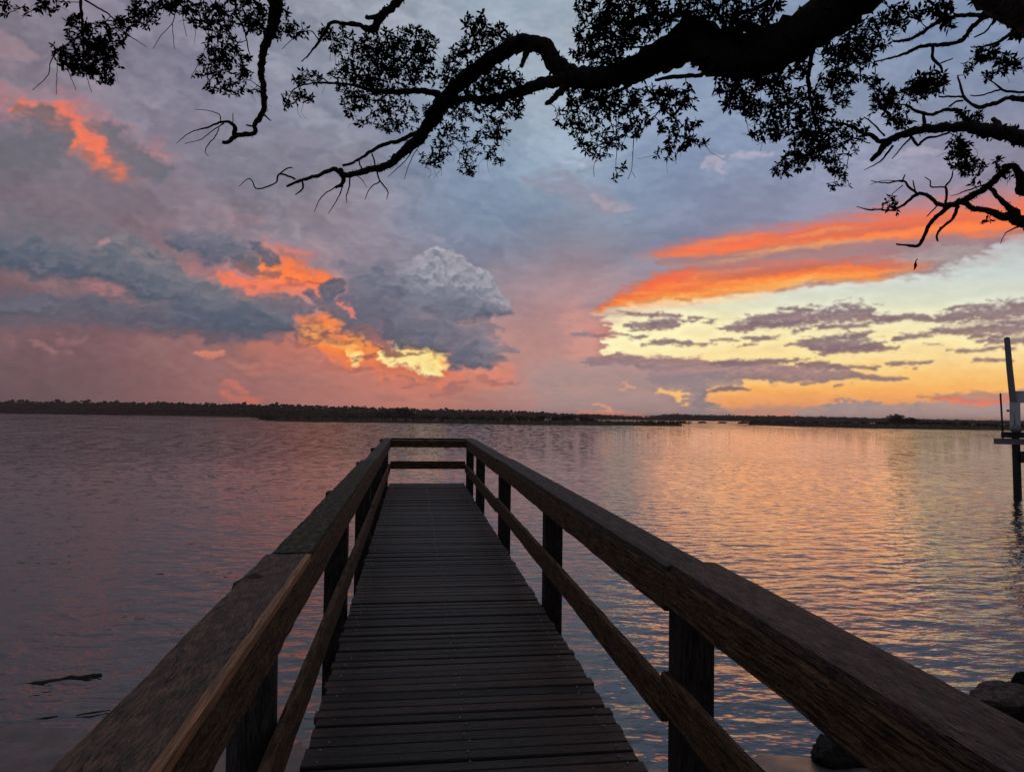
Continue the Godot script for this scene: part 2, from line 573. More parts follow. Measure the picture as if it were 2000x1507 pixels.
func clouds() -> void:
	puffs = FastNoiseLite.new()
	puffs.seed = 5
	puffs.noise_type = FastNoiseLite.TYPE_CELLULAR
	puffs.cellular_return_type = FastNoiseLite.RETURN_DISTANCE
	puffs.frequency = 1.0
	puffs.fractal_type = FastNoiseLite.FRACTAL_NONE
	var dusk := srgb(98, 104, 120)
	var dusk2 := srgb(112, 112, 126)
	# high on the left: a gap lit from below
	stroke([[-60, 190, 30], [60, 205, 34], [170, 235, 45], [240, 300, 40], [300, 300, 25]], srgb(176, 126, 138), srgb(205, 128, 126), 0.6, 0.8, 0.6, 90, 50)
	stroke([[50, 208, 14], [120, 226, 26], [165, 262, 30], [195, 300, 26], [225, 328, 20]], srgb(240, 120, 100), srgb(255, 122, 80), 0.95, 0.5, 0.55, 50, 34)
	stroke([[255, 288, 10], [285, 298, 8]], srgb(225, 130, 125), srgb(215, 125, 120), 0.7, 0.7, 0.6)
	stroke([[70, 228, 26], [95, 255, 36], [80, 300, 50], [20, 300, 45]], srgb(106, 106, 118), srgb(112, 108, 118), 0.9, 0.45, 0.5, 60, 40)
	stroke([[205, 252, 16], [230, 275, 26], [262, 312, 28], [310, 340, 20]], srgb(104, 108, 120), srgb(116, 112, 124), 0.9, 0.5, 0.4, 60, 40)
	stroke([[172, 236, 8], [184, 242, 10]], dusk2, dusk2, 0.7, 0.6, 0.6)
	stroke([[178, 302, 7], [192, 312, 8]], srgb(150, 112, 116), srgb(150, 112, 116), 0.7, 0.7, 0.6)
	stroke([[100, 350, 40], [180, 360, 35], [260, 380, 30]], srgb(118, 112, 122), srgb(124, 114, 124), 0.6, 0.8, 0.6, 120, 60)
	stroke([[0, 390, 30], [150, 410, 30], [300, 400, 25]], srgb(128, 112, 122), srgb(118, 108, 118), 0.5, 0.9, 0.6, 120, 50)
	stroke([[400, 310, 30], [480, 330, 40], [560, 320, 30]], srgb(118, 118, 134), srgb(122, 120, 136), 0.55, 0.9, 0.6, 100, 50)
	stroke([[-20, 92, 40], [50, 96, 18]], srgb(160, 134, 142), srgb(165, 134, 140), 0.6, 0.5, 0.5, 70, 50)
	stroke([[450, 424, 16], [510, 426, 10]], srgb(178, 134, 138), srgb(168, 130, 138), 0.6, 0.9, 0.7)
	# pink and orange behind the left banks
	stroke([[380, 560, 40], [480, 540, 46], [600, 548, 46], [690, 590, 40]], srgb(188, 130, 132), srgb(204, 128, 122), 0.7, 0.9, 0.5, 120, 40)
	stroke([[190, 565, 12], [290, 585, 13], [360, 605, 10]], srgb(176, 122, 122), srgb(182, 118, 116), 0.7, 0.8, 0.5, 120, 20)
	stroke([[478, 505, 10], [520, 525, 22], [580, 538, 26], [640, 552, 16], [668, 556, 8]], srgb(255, 120, 70), srgb(255, 138, 66), 1.0, 0.5, 0.45, 60, 18)
	stroke([[430, 552, 14], [500, 555, 18], [570, 562, 18], [620, 560, 12]], srgb(255, 124, 84), srgb(240, 126, 102), 0.95, 0.6, 0.6, 70, 16)
	stroke([[670, 572, 12], [700, 570, 10]], srgb(235, 118, 100), srgb(220, 120, 110), 0.8, 0.7, 0.5)
	stroke([[520, 480, 8], [560, 490, 12], [590, 500, 8]], srgb(214, 128, 122), srgb(245, 122, 92), 0.7, 0.8, 0.6, 50, 24)
	# pink glow low down, then the burning gap
	stroke([[500, 680, 24], [600, 680, 38], [700, 700, 42], [800, 740, 34], [900, 730, 34]], srgb(232, 128, 96), srgb(208, 122, 104), 0.42, 0.9, 0.5, 120, 24)
	stroke([[600, 624, 10], [640, 632, 18], [690, 652, 22], [660, 668, 24], [610, 666, 16]], srgb(248, 126, 74), srgb(255, 140, 64), 0.85, 0.7, 0.8, 46, 14)
	stroke([[640, 684, 20], [690, 695, 22], [740, 700, 20]], srgb(255, 142, 66), srgb(244, 128, 84), 0.95, 0.6, 0.5, 60, 14)
	stroke([[630, 671, 4], [670, 674, 9], [705, 668, 7]], srgb(206, 140, 88), srgb(222, 142, 80), 0.8, 0.6, 0.5, 60, 12)
	stroke([[680, 688, 7], [690, 694, 9], [699, 708, 7]], srgb(255, 206, 112), srgb(255, 224, 140), 1.0, 0.5, 0.9, 18, 12)
	stroke([[742, 697, 9], [775, 700, 15], [815, 702, 20], [845, 712, 20], [853, 732, 9]], srgb(255, 222, 132), srgb(255, 234, 156), 1.0, 0.14, 0.55, 22, 16)
	stroke([[768, 656, 6], [785, 668, 11], [810, 684, 16], [840, 694, 14], [872, 700, 10], [880, 712, 6]], srgb(255, 196, 104), srgb(255, 228, 142), 1.0, 0.25, 0.4, 24, 20)
	# salmon bank under the gap
	stroke([[740, 726, 7], [790, 730, 9], [812, 742, 9]], srgb(228, 128, 96), srgb(214, 126, 100), 0.9, 0.3, 0.5, 26, 18, true)
	stroke([[872, 728, 10], [890, 742, 14], [860, 750, 12]], srgb(232, 132, 100), srgb(220, 128, 104), 0.95, 0.3, 0.4, 26, 18, true)
	stroke([[900, 700, 18], [930, 735, 18], [980, 735, 20]], srgb(234, 136, 110), srgb(214, 134, 116), 0.8, 0.8, 0.4)
	stroke([[500, 718, 10], [590, 712, 10], [640, 716, 4]], srgb(172, 112, 106), srgb(180, 112, 102), 0.7, 0.7, 0.6, 90, 12)
	stroke([[640, 718, 2], [690, 722, 5], [738, 725, 4]], srgb(188, 112, 98), srgb(182, 110, 98), 0.8, 0.5, 0.5, 60, 10)
	for w in [[760, 733, 774, 738, 3], [784, 736, 800, 740, 4], [782, 750, 826, 748, 4], [870, 756, 905, 748, 7], [930, 741, 1010, 746, 5], [840, 766, 900, 762, 7]]:
		stroke([[w[0], w[1], w[4] * 0.6], [(w[0] + w[2]) * 0.5, (w[1] + w[3]) * 0.5, w[4]], [w[2], w[3], w[4] * 0.5]], srgb(160, 112, 108), srgb(172, 114, 106), 0.75, 0.5, 0.6, 30, 8)
	stroke([[386, 690, 6], [420, 692, 10], [440, 695, 5]], srgb(232, 140, 108), srgb(196, 118, 104), 0.85, 0.5, 0.5, 50, 14)
	stroke([[425, 752, 4], [450, 755, 6], [480, 766, 5]], srgb(216, 120, 102), srgb(190, 112, 100), 0.8, 0.6, 0.6, 50, 12)
	stroke([[424, 772, 6], [460, 780, 8], [500, 786, 8]], srgb(214, 116, 98), srgb(206, 114, 98), 0.8, 0.7, 0.6, 50, 12)
	for w in [[0, 660, 22, 668, 9], [62, 674, 92, 684, 8], [92, 684, 124, 692, 7], [120, 664, 150, 670, 10]]:
		stroke([[w[0], w[1], w[4] * 0.7], [w[2], w[3], w[4]]], srgb(158, 110, 112), srgb(132, 96, 100), 0.6, 0.5, 0.5, 30, 20, true)
	# the dark slanting banks on the left
	stroke([[-40, 440, 40], [80, 450, 44], [180, 470, 40], [250, 490, 34]], srgb(122, 116, 126), srgb(106, 108, 120), 0.75, 0.7, 0.5, 110, 50)
	stroke([[-40, 480, 34], [90, 505, 32], [200, 525, 30], [300, 560, 30], [380, 585, 30], [470, 608, 30], [560, 622, 22]], srgb(112, 114, 126), srgb(78, 90, 108), 0.97, 0.4, 0.4, 130, 36)
	stroke([[200, 478, 18], [250, 486, 24], [300, 515, 24], [340, 550, 24], [420, 572, 18]], srgb(126, 122, 130), srgb(96, 104, 118), 0.9, 0.35, 0.4, 50, 30, true)
	stroke([[182, 466, 7], [205, 468, 5]], srgb(196, 134, 132), srgb(190, 134, 134), 0.7, 0.7, 0.7, 20, 14)
	stroke([[238, 474, 4], [262, 484, 4], [290, 504, 4], [308, 524, 4]], srgb(170, 130, 132), srgb(150, 122, 128), 0.3, 0.9, 0.9, 24, 14)
	stroke([[330, 465, 16], [380, 474, 24], [440, 484, 26], [490, 508, 14], [500, 522, 6]], srgb(114, 114, 130), srgb(90, 98, 116), 0.92, 0.5, 0.5, 80, 26)
	stroke([[490, 478, 8], [515, 494, 15], [540, 510, 12]], srgb(108, 106, 122), srgb(96, 98, 116), 0.92, 0.35, 0.5, 36, 22)
	stroke([[470, 520, 5], [510, 532, 8], [555, 537, 5]], srgb(140, 104, 112), srgb(150, 106, 106), 0.85, 0.5, 0.6, 40, 14)
	stroke([[560, 498, 5], [585, 508, 5]], srgb(158, 118, 124), srgb(160, 116, 120), 0.7, 0.7, 0.7, 26, 14)
	stroke([[570, 545, 2], [600, 548, 4], [640, 552, 2]], srgb(176, 98, 80), srgb(176, 98, 80), 0.7, 0.6, 0.6, 30, 8)
	stroke([[-40, 592, 26], [70, 600, 26], [170, 598, 28], [300, 615, 28], [430, 635, 26], [540, 642, 16]], srgb(100, 102, 116), srgb(92, 92, 106), 0.95, 0.45, 0.4, 150, 26)
	stroke([[-40, 630, 14], [120, 636, 14], [280, 646, 10], [420, 660, 7]], srgb(98, 94, 106), srgb(118, 94, 102), 0.8, 0.7, 0.6, 150, 18)
	stroke([[360, 612, 26], [450, 622, 30], [540, 630, 24]], srgb(92, 100, 116), srgb(80, 90, 108), 0.85, 0.6, 0.4, 120, 24)
	stroke([[500, 590, 12], [560, 596, 14], [610, 608, 8]], srgb(116, 110, 122), srgb(104, 102, 116), 0.9, 0.5, 0.6, 50, 20)
	stroke([[490, 655, 6], [530, 660, 10], [550, 664, 5]], srgb(120, 100, 110), srgb(150, 108, 110), 0.85, 0.5, 0.7, 40, 16)
	stroke([[572, 668, 4], [600, 670, 6], [620, 670, 3]], srgb(150, 104, 104), srgb(170, 108, 98), 0.8, 0.5, 0.6, 30, 12)
	# the grey cloud mass in the middle and its cauliflower top
	stroke([[700, 520, 30], [760, 530, 46], [820, 540, 50]], srgb(140, 130, 144), srgb(116, 116, 132), 0.8, 0.7, 0.4, 90, 50)
	stroke([[846, 506, 12], [858, 498, 9], [866, 512, 16], [898, 520, 16], [906, 534, 16]], srgb(188, 178, 186), srgb(136, 138, 152), 0.97, 0.14, 0.45, 24, 20, true)
	stroke([[820, 545, 34], [870, 545, 36], [910, 550, 28]], srgb(160, 156, 168), srgb(122, 126, 142), 0.95, 0.25, 0.4, 40, 34, true)
	stroke([[936, 534, 10], [944, 546, 17], [962, 562, 14]], srgb(180, 174, 184), srgb(124, 130, 148), 0.97, 0.14, 0.4, 22, 18, true)
	stroke([[880, 575, 36], [940, 585, 32], [975, 600, 18]], srgb(146, 144, 156), srgb(118, 120, 136), 0.9, 0.5, 0.5, 60, 30, true)
	stroke([[960, 590, 12], [1000, 610, 14], [1020, 625, 6]], srgb(168, 140, 146), srgb(180, 140, 144), 0.55, 0.9, 0.6, 50, 30)
	stroke([[740, 565, 40], [800, 585, 40], [860, 605, 34], [930, 608, 20], [990, 612, 8]], srgb(122, 124, 140), srgb(92, 98, 116), 0.92, 0.5, 0.45, 80, 30)
	stroke([[640, 566, 20], [660, 562, 14]], srgb(102, 104, 120), srgb(86, 96, 116), 0.97, 0.16, 0.4, 24, 20, true)
	stroke([[690, 580, 18], [720, 590, 24], [690, 605, 26], [760, 600, 24]], srgb(110, 108, 124), srgb(94, 98, 116), 0.93, 0.3, 0.45, 40, 24)
	stroke([[600, 576, 8], [630, 590, 14], [660, 610, 22], [720, 620, 30], [780, 640, 30], [840, 650, 30]], srgb(112, 108, 122), srgb(96, 98, 116), 0.93, 0.4, 0.5, 60, 22)
	stroke([[655, 590, 4], [680, 600, 6], [700, 612, 5]], srgb(240, 128, 110), srgb(226, 124, 112), 0.0, 0.5, 0.6, 20, 10)
	stroke([[660, 598, 4], [682, 606, 6], [698, 613, 4]], srgb(246, 130, 108), srgb(232, 126, 112), 0.9, 0.45, 0.8, 20, 10)
	stroke([[760, 640, 16], [780, 665, 8], [800, 678, 4]], srgb(100, 100, 116), srgb(104, 96, 108), 0.93, 0.3, 0.5, 30, 20)
	stroke([[790, 640, 22], [850, 660, 26], [910, 680, 28], [950, 690, 24]], srgb(126, 122, 136), srgb(94, 98, 116), 0.95, 0.35, 0.45, 70, 24)
	stroke([[900, 700, 20], [935, 712, 14], [945, 718, 8]], srgb(110, 110, 126), srgb(94, 100, 118), 0.95, 0.3, 0.4, 40, 22)
	stroke([[940, 660, 14], [970, 672, 12], [1008, 685, 5]], srgb(140, 132, 142), srgb(126, 120, 132), 0.85, 0.5, 0.6, 40, 18)
	stroke([[940, 705, 7], [980, 708, 4]], srgb(130, 120, 130), srgb(130, 118, 128), 0.85, 0.5, 0.6, 30, 12)
	stroke([[900, 640, 8], [960, 640, 8], [980, 646, 3]], srgb(130, 126, 140), srgb(116, 114, 130), 0.7, 0.7, 0.6, 50, 14)
	stroke([[745, 586, 5], [780, 596, 7], [830, 612, 6]], srgb(146, 126, 140), srgb(140, 124, 138), 0.5, 0.9, 0.7, 50, 16)
	stroke([[805, 610, 6], [850, 622, 8], [880, 640, 6]], srgb(144, 128, 140), srgb(136, 124, 138), 0.5, 0.9, 0.7, 50, 16)
	for w in [[800, 678, 824, 680, 5], [790, 692, 826, 698, 2.5], [745, 691, 776, 691, 4], [690, 702, 735, 697, 2.5], [812, 690, 832, 694, 3], [758, 701, 768, 702, 1.6], [610, 652, 640, 660, 7], [646, 660, 668, 665, 5], [700, 640, 730, 652, 9], [720, 655, 760, 668, 11], [735, 680, 790, 690, 8], [590, 640, 605, 650, 8], [625, 645, 650, 650, 6], [575, 645, 592, 668, 5]]:
		stroke([[w[0], w[1], w[4] * 0.6], [(w[0] + w[2]) * 0.5, (w[1] + w[3]) * 0.5, w[4]], [w[2], w[3], w[4] * 0.5]], srgb(142, 104, 106), srgb(150, 106, 98), 0.85, 0.4, 0.8, 22, 9)
	shreds([[-40, 470, 34], [90, 490, 36], [200, 512, 34], [300, 548, 36], [380, 580, 32], [470, 605, 30], [560, 622, 20]], 46, srgb(130, 126, 134), srgb(72, 84, 103), 90, 8, 0.6)
	shreds([[-40, 600, 28], [100, 604, 28], [250, 612, 28], [400, 632, 26], [520, 640, 18]], 30, srgb(118, 114, 126), srgb(84, 88, 104), 100, 6, 0.5)
	shreds([[330, 466, 16], [440, 484, 22], [500, 515, 12]], 12, srgb(122, 118, 132), srgb(84, 94, 112), 50, 6, 0.6)
	shreds([[480, 560, 18], [560, 560, 18], [650, 580, 16]], 14, srgb(150, 108, 112), srgb(196, 112, 96), 40, 4, 0.6)
	shreds([[690, 560, 30], [780, 590, 36], [860, 620, 34], [930, 660, 30], [950, 695, 16]], 44, srgb(146, 142, 154), srgb(88, 95, 114), 60, 9, 0.5, -0.15)
	shreds([[560, 640, 18], [640, 650, 22], [720, 660, 20]], 34, srgb(140, 106, 110), srgb(112, 98, 110), 28, 5.5, 0.8)
	shreds([[600, 640, 16], [660, 655, 20], [720, 690, 16]], 16, srgb(255, 138, 60), srgb(255, 168, 78), 34, 3.5, 0.8)
	shreds([[0, 380, 50], [200, 390, 50], [420, 400, 40], [640, 430, 30]], 26, srgb(146, 126, 138), srgb(112, 108, 120), 120, 14, 0.30, 0.3)
	shreds([[330, 250, 60], [500, 300, 50], [650, 300, 50]], 18, srgb(150, 140, 156), srgb(116, 118, 136), 110, 14, 0.28, 0.25)
	shreds([[760, 60, 60], [950, 80, 80], [1080, 130, 80], [1090, 240, 60]], 30, srgb(182, 188, 202), srgb(136, 144, 166), 70, 15, 0.30, -0.5)
	shreds([[450, 730, 30], [620, 740, 30], [800, 760, 24], [950, 760, 22]], 26, srgb(206, 132, 112), srgb(158, 112, 112), 90, 5, 0.35)
	# the cauliflower heads along the top of the middle cloud
	for w in [[822, 524, 15], [842, 510, 13], [856, 498, 10], [866, 508, 12], [884, 520, 13], [900, 516, 11], [914, 530, 13], [890, 540, 18], [860, 536, 20], [832, 548, 20], [934, 536, 9], [944, 532, 8], [952, 544, 12], [966, 556, 11], [974, 570, 11], [940, 562, 16], [912, 560, 18], [958, 584, 16], [985, 592, 9]]:
		stroke([[w[0], w[1], w[2]], [w[0] + 5, w[1] + 6, w[2] * 0.9]], srgb(168, 164, 174), srgb(118, 123, 140), 0.72, 0.34, 0.4, 20, 17, true)
	shreds([[800, 560, 24], [880, 575, 26], [960, 590, 18]], 20, srgb(140, 140, 154), srgb(104, 110, 128), 44, 7, 0.5, 0.1)
	# small pale puffs and wisps in the blue
	for w in [[846, 466, 862, 464, 6], [893, 472, 908, 474, 5], [890, 502, 902, 503, 4]]:
		stroke([[w[0], w[1], w[4]], [w[2], w[3], w[4] * 0.7]], srgb(160, 150, 164), srgb(148, 144, 162), 0.7, 0.6, 0.6, 20, 14)
	stroke([[1040, 355, 12], [1110, 360, 24], [1160, 390, 24], [1195, 412, 10]], srgb(146, 142, 160), srgb(156, 148, 164), 0.65, 0.9, 0.6, 80, 22)
	stroke([[1150, 380, 4], [1180, 398, 8], [1200, 408, 8], [1240, 405, 2]], srgb(172, 158, 168), srgb(186, 166, 172), 0.6, 0.8, 0.7, 50, 10)
	stroke([[1095, 316, 4], [1125, 308, 6], [1170, 320, 6]], srgb(150, 154, 172), srgb(180, 180, 196), 0.7, 0.7, 0.5, 50, 14)
	stroke([[1060, 270, 30], [1100, 292, 26], [1180, 300, 18]], srgb(176, 190, 212), srgb(172, 186, 210), 0.45, 0.9, 0.6, 60, 30)
	stroke([[1380, 318, 5], [1400, 312, 9], [1415, 330, 6]], srgb(186, 176, 190), srgb(170, 164, 184), 0.75, 0.6, 0.8, 24, 12)
	stroke([[1425, 306, 6], [1460, 302, 10], [1500, 306, 6]], srgb(184, 176, 192), srgb(170, 164, 186), 0.75, 0.6, 0.6, 40, 12)
	stroke([[1740, 312, 5], [1810, 300, 8], [1850, 292, 5]], srgb(178, 170, 186), srgb(168, 162, 182), 0.7, 0.8, 0.6, 60, 12)
	stroke([[1660, 318, 6], [1740, 330, 6], [1760, 334, 4]], srgb(168, 166, 186), srgb(160, 160, 184), 0.6, 0.8, 0.6, 60, 12)
	for k in 7:
		stroke([[760 + k * 60, 40 + (k * 37) % 60, 16], [800 + k * 60, 52 + (k * 37) % 60, 20]], srgb(176, 176, 188), srgb(146, 152, 172), 0.35, 0.9, 0.7, 60, 26)
	# the anvil streaks on the right, lit from below
	stroke([[1120, 632, 24], [1230, 585, 28], [1400, 535, 34], [1600, 500, 40], [1800, 478, 44], [2050, 425, 46]], srgb(142, 130, 150), srgb(178, 134, 136), 0.6, 0.9, 0.3, 200, 40)
	stroke([[1240, 500, 9, 0.0], [1300, 494, 15, 0.8], [1350, 488, 18], [1450, 474, 19], [1580, 456, 22], [1700, 440, 26], [1830, 425, 34], [1950, 418, 34], [2080, 395, 34]], srgb(214, 122, 116), srgb(255, 124, 74), 1.0, 0.85, 0.4, 260, 14)
	stroke([[1270, 499, 8, 0.0], [1350, 490, 10, 0.9], [1450, 480, 11], [1580, 464, 13], [1700, 450, 15], [1830, 440, 18], [1950, 432, 18], [2080, 410, 18]], srgb(255, 114, 80), srgb(255, 130, 72), 0.9, 0.9, 0.5, 260, 14)
	stroke([[1500, 470, 6], [1640, 450, 7], [1800, 432, 8], [1960, 420, 8]], srgb(226, 120, 84), srgb(212, 118, 92), 0.6, 0.9, 0.6, 200, 10)
	stroke([[1640, 462, 8], [1780, 456, 9], [1900, 448, 8]], srgb(255, 138, 70), srgb(250, 128, 80), 0.8, 0.8, 0.5, 200, 10)
	stroke([[1290, 516, 6], [1380, 510, 12], [1500, 500, 15], [1640, 494, 15], [1760, 490, 20], [1860, 486, 24], [1920, 478, 12]], srgb(160, 124, 130), srgb(172, 138, 134), 0.92, 0.55, 0.4, 220, 16)
	stroke([[1770, 505, 16], [1850, 498, 22], [1910, 482, 12]], srgb(160, 148, 152), srgb(176, 170, 168), 0.75, 0.7, 0.7, 60, 20)
	stroke([[1165, 608, 4], [1215, 585, 13], [1290, 564, 22], [1380, 548, 24], [1480, 538, 22], [1600, 528, 20], [1710, 526, 16], [1790, 522, 11, 0.6], [1840, 514, 8, 0.0]], srgb(240, 110, 80), srgb(255, 150, 70), 1.0, 0.75, 0.5, 240, 13)
	stroke([[1200, 594, 6], [1290, 572, 10], [1380, 560, 12], [1480, 550, 11], [1600, 538, 10], [1710, 533, 7]], srgb(255, 130, 66), srgb(255, 166, 78), 0.85, 0.9, 0.5, 200, 10)
	stroke([[1260, 560, 7], [1320, 540, 12], [1360, 528, 8]], srgb(246, 108, 78), srgb(255, 116, 66), 0.85, 0.6, 0.5, 60, 16)
	stroke([[1370, 545, 6], [1450, 540, 8], [1540, 528, 6], [1600, 520, 5]], srgb(206, 112, 86), srgb(226, 118, 76), 0.75, 0.8, 0.5, 160, 9)
	stroke([[1290, 586, 6], [1380, 574, 8], [1480, 562, 8], [1580, 546, 7]], srgb(255, 166, 78), srgb(255, 184, 104), 0.9, 0.7, 0.4, 160, 8)
	stroke([[1220, 600, 5], [1330, 592, 7], [1440, 580, 7], [1520, 568, 5]], srgb(255, 200, 140), srgb(250, 214, 168), 0.75, 0.9, 0.5, 120, 9)
	stroke([[1320, 588, 2], [1340, 587, 3], [1352, 585, 2]], srgb(236, 128, 60), srgb(236, 128, 60), 0.7, 0.7, 0.5, 30, 8)
	stroke([[1120, 620, 26], [1150, 650, 30], [1140, 690, 30]], srgb(222, 154, 140), srgb(228, 156, 138), 0.55, 0.7, 0.3, 60, 50)
	var fan := [srgb(255, 118, 76), srgb(255, 140, 72), srgb(232, 108, 80), srgb(255, 162, 84), srgb(196, 116, 108)]
	for k in 26:
		var f := k / 25.0
		var from := Vector2(1275, 488).lerp(Vector2(1195, 600), f)
		var to := Vector2(2080, 378).lerp(Vector2(1800, 538), f)
		var t0 := rng.randf_range(0.0, 0.5)
		var t1 := minf(1.0, t0 + rng.randf_range(0.25, 0.55))
		var c: Color = fan[rng.randi() % 5]
		if f > 0.36 and f < 0.60: c = [srgb(168, 126, 130), srgb(186, 134, 130), srgb(230, 122, 92)][rng.randi() % 3]
		var p0 := from.lerp(to, t0)
		var p1 := from.lerp(to, t1)
		var pm := p0.lerp(p1, 0.5) + Vector2(0, rng.randf_range(-4, 3))
		var hr := rng.randf_range(2.5, 6.0)
		stroke([[p0.x, p0.y, hr * 0.6, 0.0], [pm.x, pm.y, hr, 1.0], [p1.x, p1.y, hr * 0.6, 0.0]], c, c, 0.6, 0.9, 0.6, 160, 10)
	# violet fair-weather clouds before the clear band
	var violet := srgb(136, 116, 128)
	var violet2 := srgb(150, 122, 126)
	for w in [
		[[1410, 642, 4], [1450, 637, 9], [1500, 624, 12], [1560, 618, 15], [1640, 616, 18], [1690, 612, 17], [1740, 620, 9], [1802, 619, 6]],
		[[1460, 634, 6], [1520, 636, 8], [1570, 630, 6]], [[1600, 640, 4], [1660, 640, 5], [1700, 634, 3]], [[1710, 630, 5], [1750, 626, 4]],
		[[1802, 624, 4], [1860, 620, 11], [1930, 612, 17], [2000, 606, 22], [2080, 600, 26]], [[1830, 646, 6], [1900, 645, 9], [1980, 640, 12], [2070, 632, 16]],
		[[1544, 672, 3], [1580, 672, 8], [1630, 668, 14], [1680, 668, 14], [1715, 672, 9]], [[1590, 680, 5], [1660, 680, 9], [1755, 680, 3]], [[1662, 654, 6], [1700, 652, 5]], [[1606, 694, 4], [1630, 686, 6]],
		[[1745, 660, 3], [1780, 658, 5], [1832, 646, 4]], [[1744, 665, 2], [1775, 664, 2]], [[1920, 668, 5], [1960, 665, 7], [2040, 664, 9]], [[1885, 658, 2], [1960, 655, 4]],
		[[1462, 662, 4], [1490, 661, 5], [1516, 660, 3]], [[1446, 675, 2], [1472, 675, 2.5]], [[1250, 670, 2], [1310, 667, 4], [1350, 669, 4], [1390, 673, 2]],
		[[1216, 638, 3], [1250, 637, 8], [1275, 634, 8]], [[1280, 633, 10], [1308, 631, 11], [1326, 637, 6]], [[1218, 613, 3], [1270, 614, 4], [1330, 615, 4]], [[1330, 626, 2], [1356, 631, 3]], [[1358, 621, 3], [1376, 622, 3]], [[1378, 628, 4], [1402, 630, 3]],
		[[1380, 665, 2.5], [1432, 663, 3]], [[1215, 658, 2], [1262, 657, 2]], [[1735, 712, 3], [1775, 708, 4], [1820, 707, 2]], [[1782, 721, 2], [1800, 720, 2]], [[1864, 686, 3], [1892, 683, 4], [1925, 682, 3], [2000, 683, 2]], [[1895, 703, 2], [1930, 702, 4], [1975, 704, 2]], [[1815, 672, 2], [1842, 672, 2]],
		[[1456, 614, 2], [1472, 614, 2]], [[1540, 606, 2], [1575, 604, 2]], [[1630, 752, 2], [1652, 752, 1.6]], [[1562, 748, 2], [1590, 748, 2]], [[1850, 604, 2], [1918, 596, 2.5]], [[1548, 648, 4], [1572, 645, 4]]]:
		stroke(w, violet, violet2, 0.94, 0.5, 0.9, 44, 13)
	stroke([[1120, 653, 3], [1145, 650, 7], [1168, 654, 5]], srgb(136, 128, 146), srgb(150, 132, 142), 0.9, 0.6, 0.5, 40, 10)
	stroke([[1160, 646, 8], [1182, 646, 10], [1192, 654, 8]], srgb(206, 142, 130), srgb(196, 136, 130), 0.9, 0.25, 0.5, 20, 14, true)
	stroke([[1150, 657, 3], [1190, 657, 3], [1220, 655, 2]], srgb(156, 124, 128), srgb(150, 120, 126), 0.85, 0.5, 0.5, 30, 8)
	# the long grey bank above the horizon on the right of the middle
	stroke([[1060, 740, 30], [1160, 726, 26], [1280, 738, 34], [1350, 770, 34], [1340, 795, 24], [1200, 785, 34], [1080, 780, 30]], srgb(178, 146, 142), srgb(164, 142, 140), 0.85, 0.5, 0.3, 90, 30)
	stroke([[1150, 708, 8], [1190, 702, 10], [1212, 696, 10], [1260, 710, 14], [1340, 718, 18], [1420, 722, 20], [1500, 728, 18], [1580, 732, 13], [1660, 734, 8], [1765, 738, 3]], srgb(166, 130, 134), srgb(146, 126, 134), 0.97, 0.22, 0.4, 60, 14)
	stroke([[1400, 708, 7], [1450, 708, 6], [1510, 706, 6], [1560, 700, 3], [1585, 698, 2]], violet, violet2, 0.95, 0.25, 0.6, 34, 10)
	stroke([[1560, 712, 5], [1600, 712, 7], [1650, 720, 4], [1710, 717, 3]], violet2, violet, 0.95, 0.25, 0.6, 40, 10)
	stroke([[1280, 735, 16], [1380, 740, 14], [1440, 746, 8]], srgb(148, 130, 136), srgb(152, 134, 138), 0.9, 0.4, 0.4, 70, 12)
	stroke([[1400, 760, 4], [1420, 758, 5], [1460, 760, 2]], violet, violet, 0.95, 0.3, 0.5, 30, 8)
	stroke([[1200, 722, 4], [1290, 728, 5], [1400, 722, 4]], srgb(196, 144, 138), srgb(184, 142, 140), 0.55, 0.8, 0.7, 60, 8)
	stroke([[1360, 760, 10], [1372, 775, 12], [1366, 795, 14]], srgb(152, 132, 136), srgb(158, 140, 140), 0.95, 0.2, 0.4, 18, 18, true)
	stroke([[1385, 766, 6], [1378, 775, 6]], srgb(150, 130, 134), srgb(150, 130, 134), 0.95, 0.2, 0.4, 14, 14, true)
	stroke([[1296, 766, 6], [1315, 770, 7], [1332, 774, 8], [1330, 786, 6]], srgb(255, 200, 112), srgb(250, 180, 108), 0.98, 0.3, 0.8, 16, 12)
	stroke([[1216, 750, 4], [1226, 757, 5]], srgb(236, 172, 132), srgb(214, 160, 136), 0.8, 0.5, 0.8, 14, 10)
	stroke([[1172, 792, 5], [1182, 800, 7], [1200, 806, 5]], srgb(246, 172, 128), srgb(230, 150, 124), 0.9, 0.5, 0.6, 16, 12)
	stroke([[1130, 806, 5], [1200, 810, 6], [1260, 812, 5]], srgb(232, 148, 124), srgb(226, 144, 122), 0.8, 0.8, 0.5, 60, 10)
	stroke([[1230, 776, 10], [1290, 780, 8]], srgb(186, 150, 146), srgb(172, 146, 144), 0.6, 0.9, 0.4, 50, 16)
	# low cumulus along the right horizon
	stroke([[1400, 800, 6], [1480, 800, 6], [1560, 800, 7]], srgb(186, 150, 138), srgb(180, 148, 140), 0.7, 0.7, 0.6, 70, 10)
	stroke([[1570, 808, 10], [1640, 803, 15], [1720, 803, 14], [1800, 803, 15], [1900, 800, 17], [2080, 800, 22]], srgb(172, 150, 148), srgb(178, 156, 152), 0.97, 0.18, 0.35, 30, 16, true)
	for w in [[1628, 792, 9], [1651, 785, 6], [1650, 793, 6], [1680, 794, 6], [1704, 790, 8], [1788, 792, 8], [1620, 797, 8]]:
		stroke([[w[0], w[1], w[2]], [w[0] + 4, w[1] + 4, w[2]]], srgb(166, 146, 146), srgb(172, 152, 150), 0.97, 0.16, 0.4, 12, 12, true)
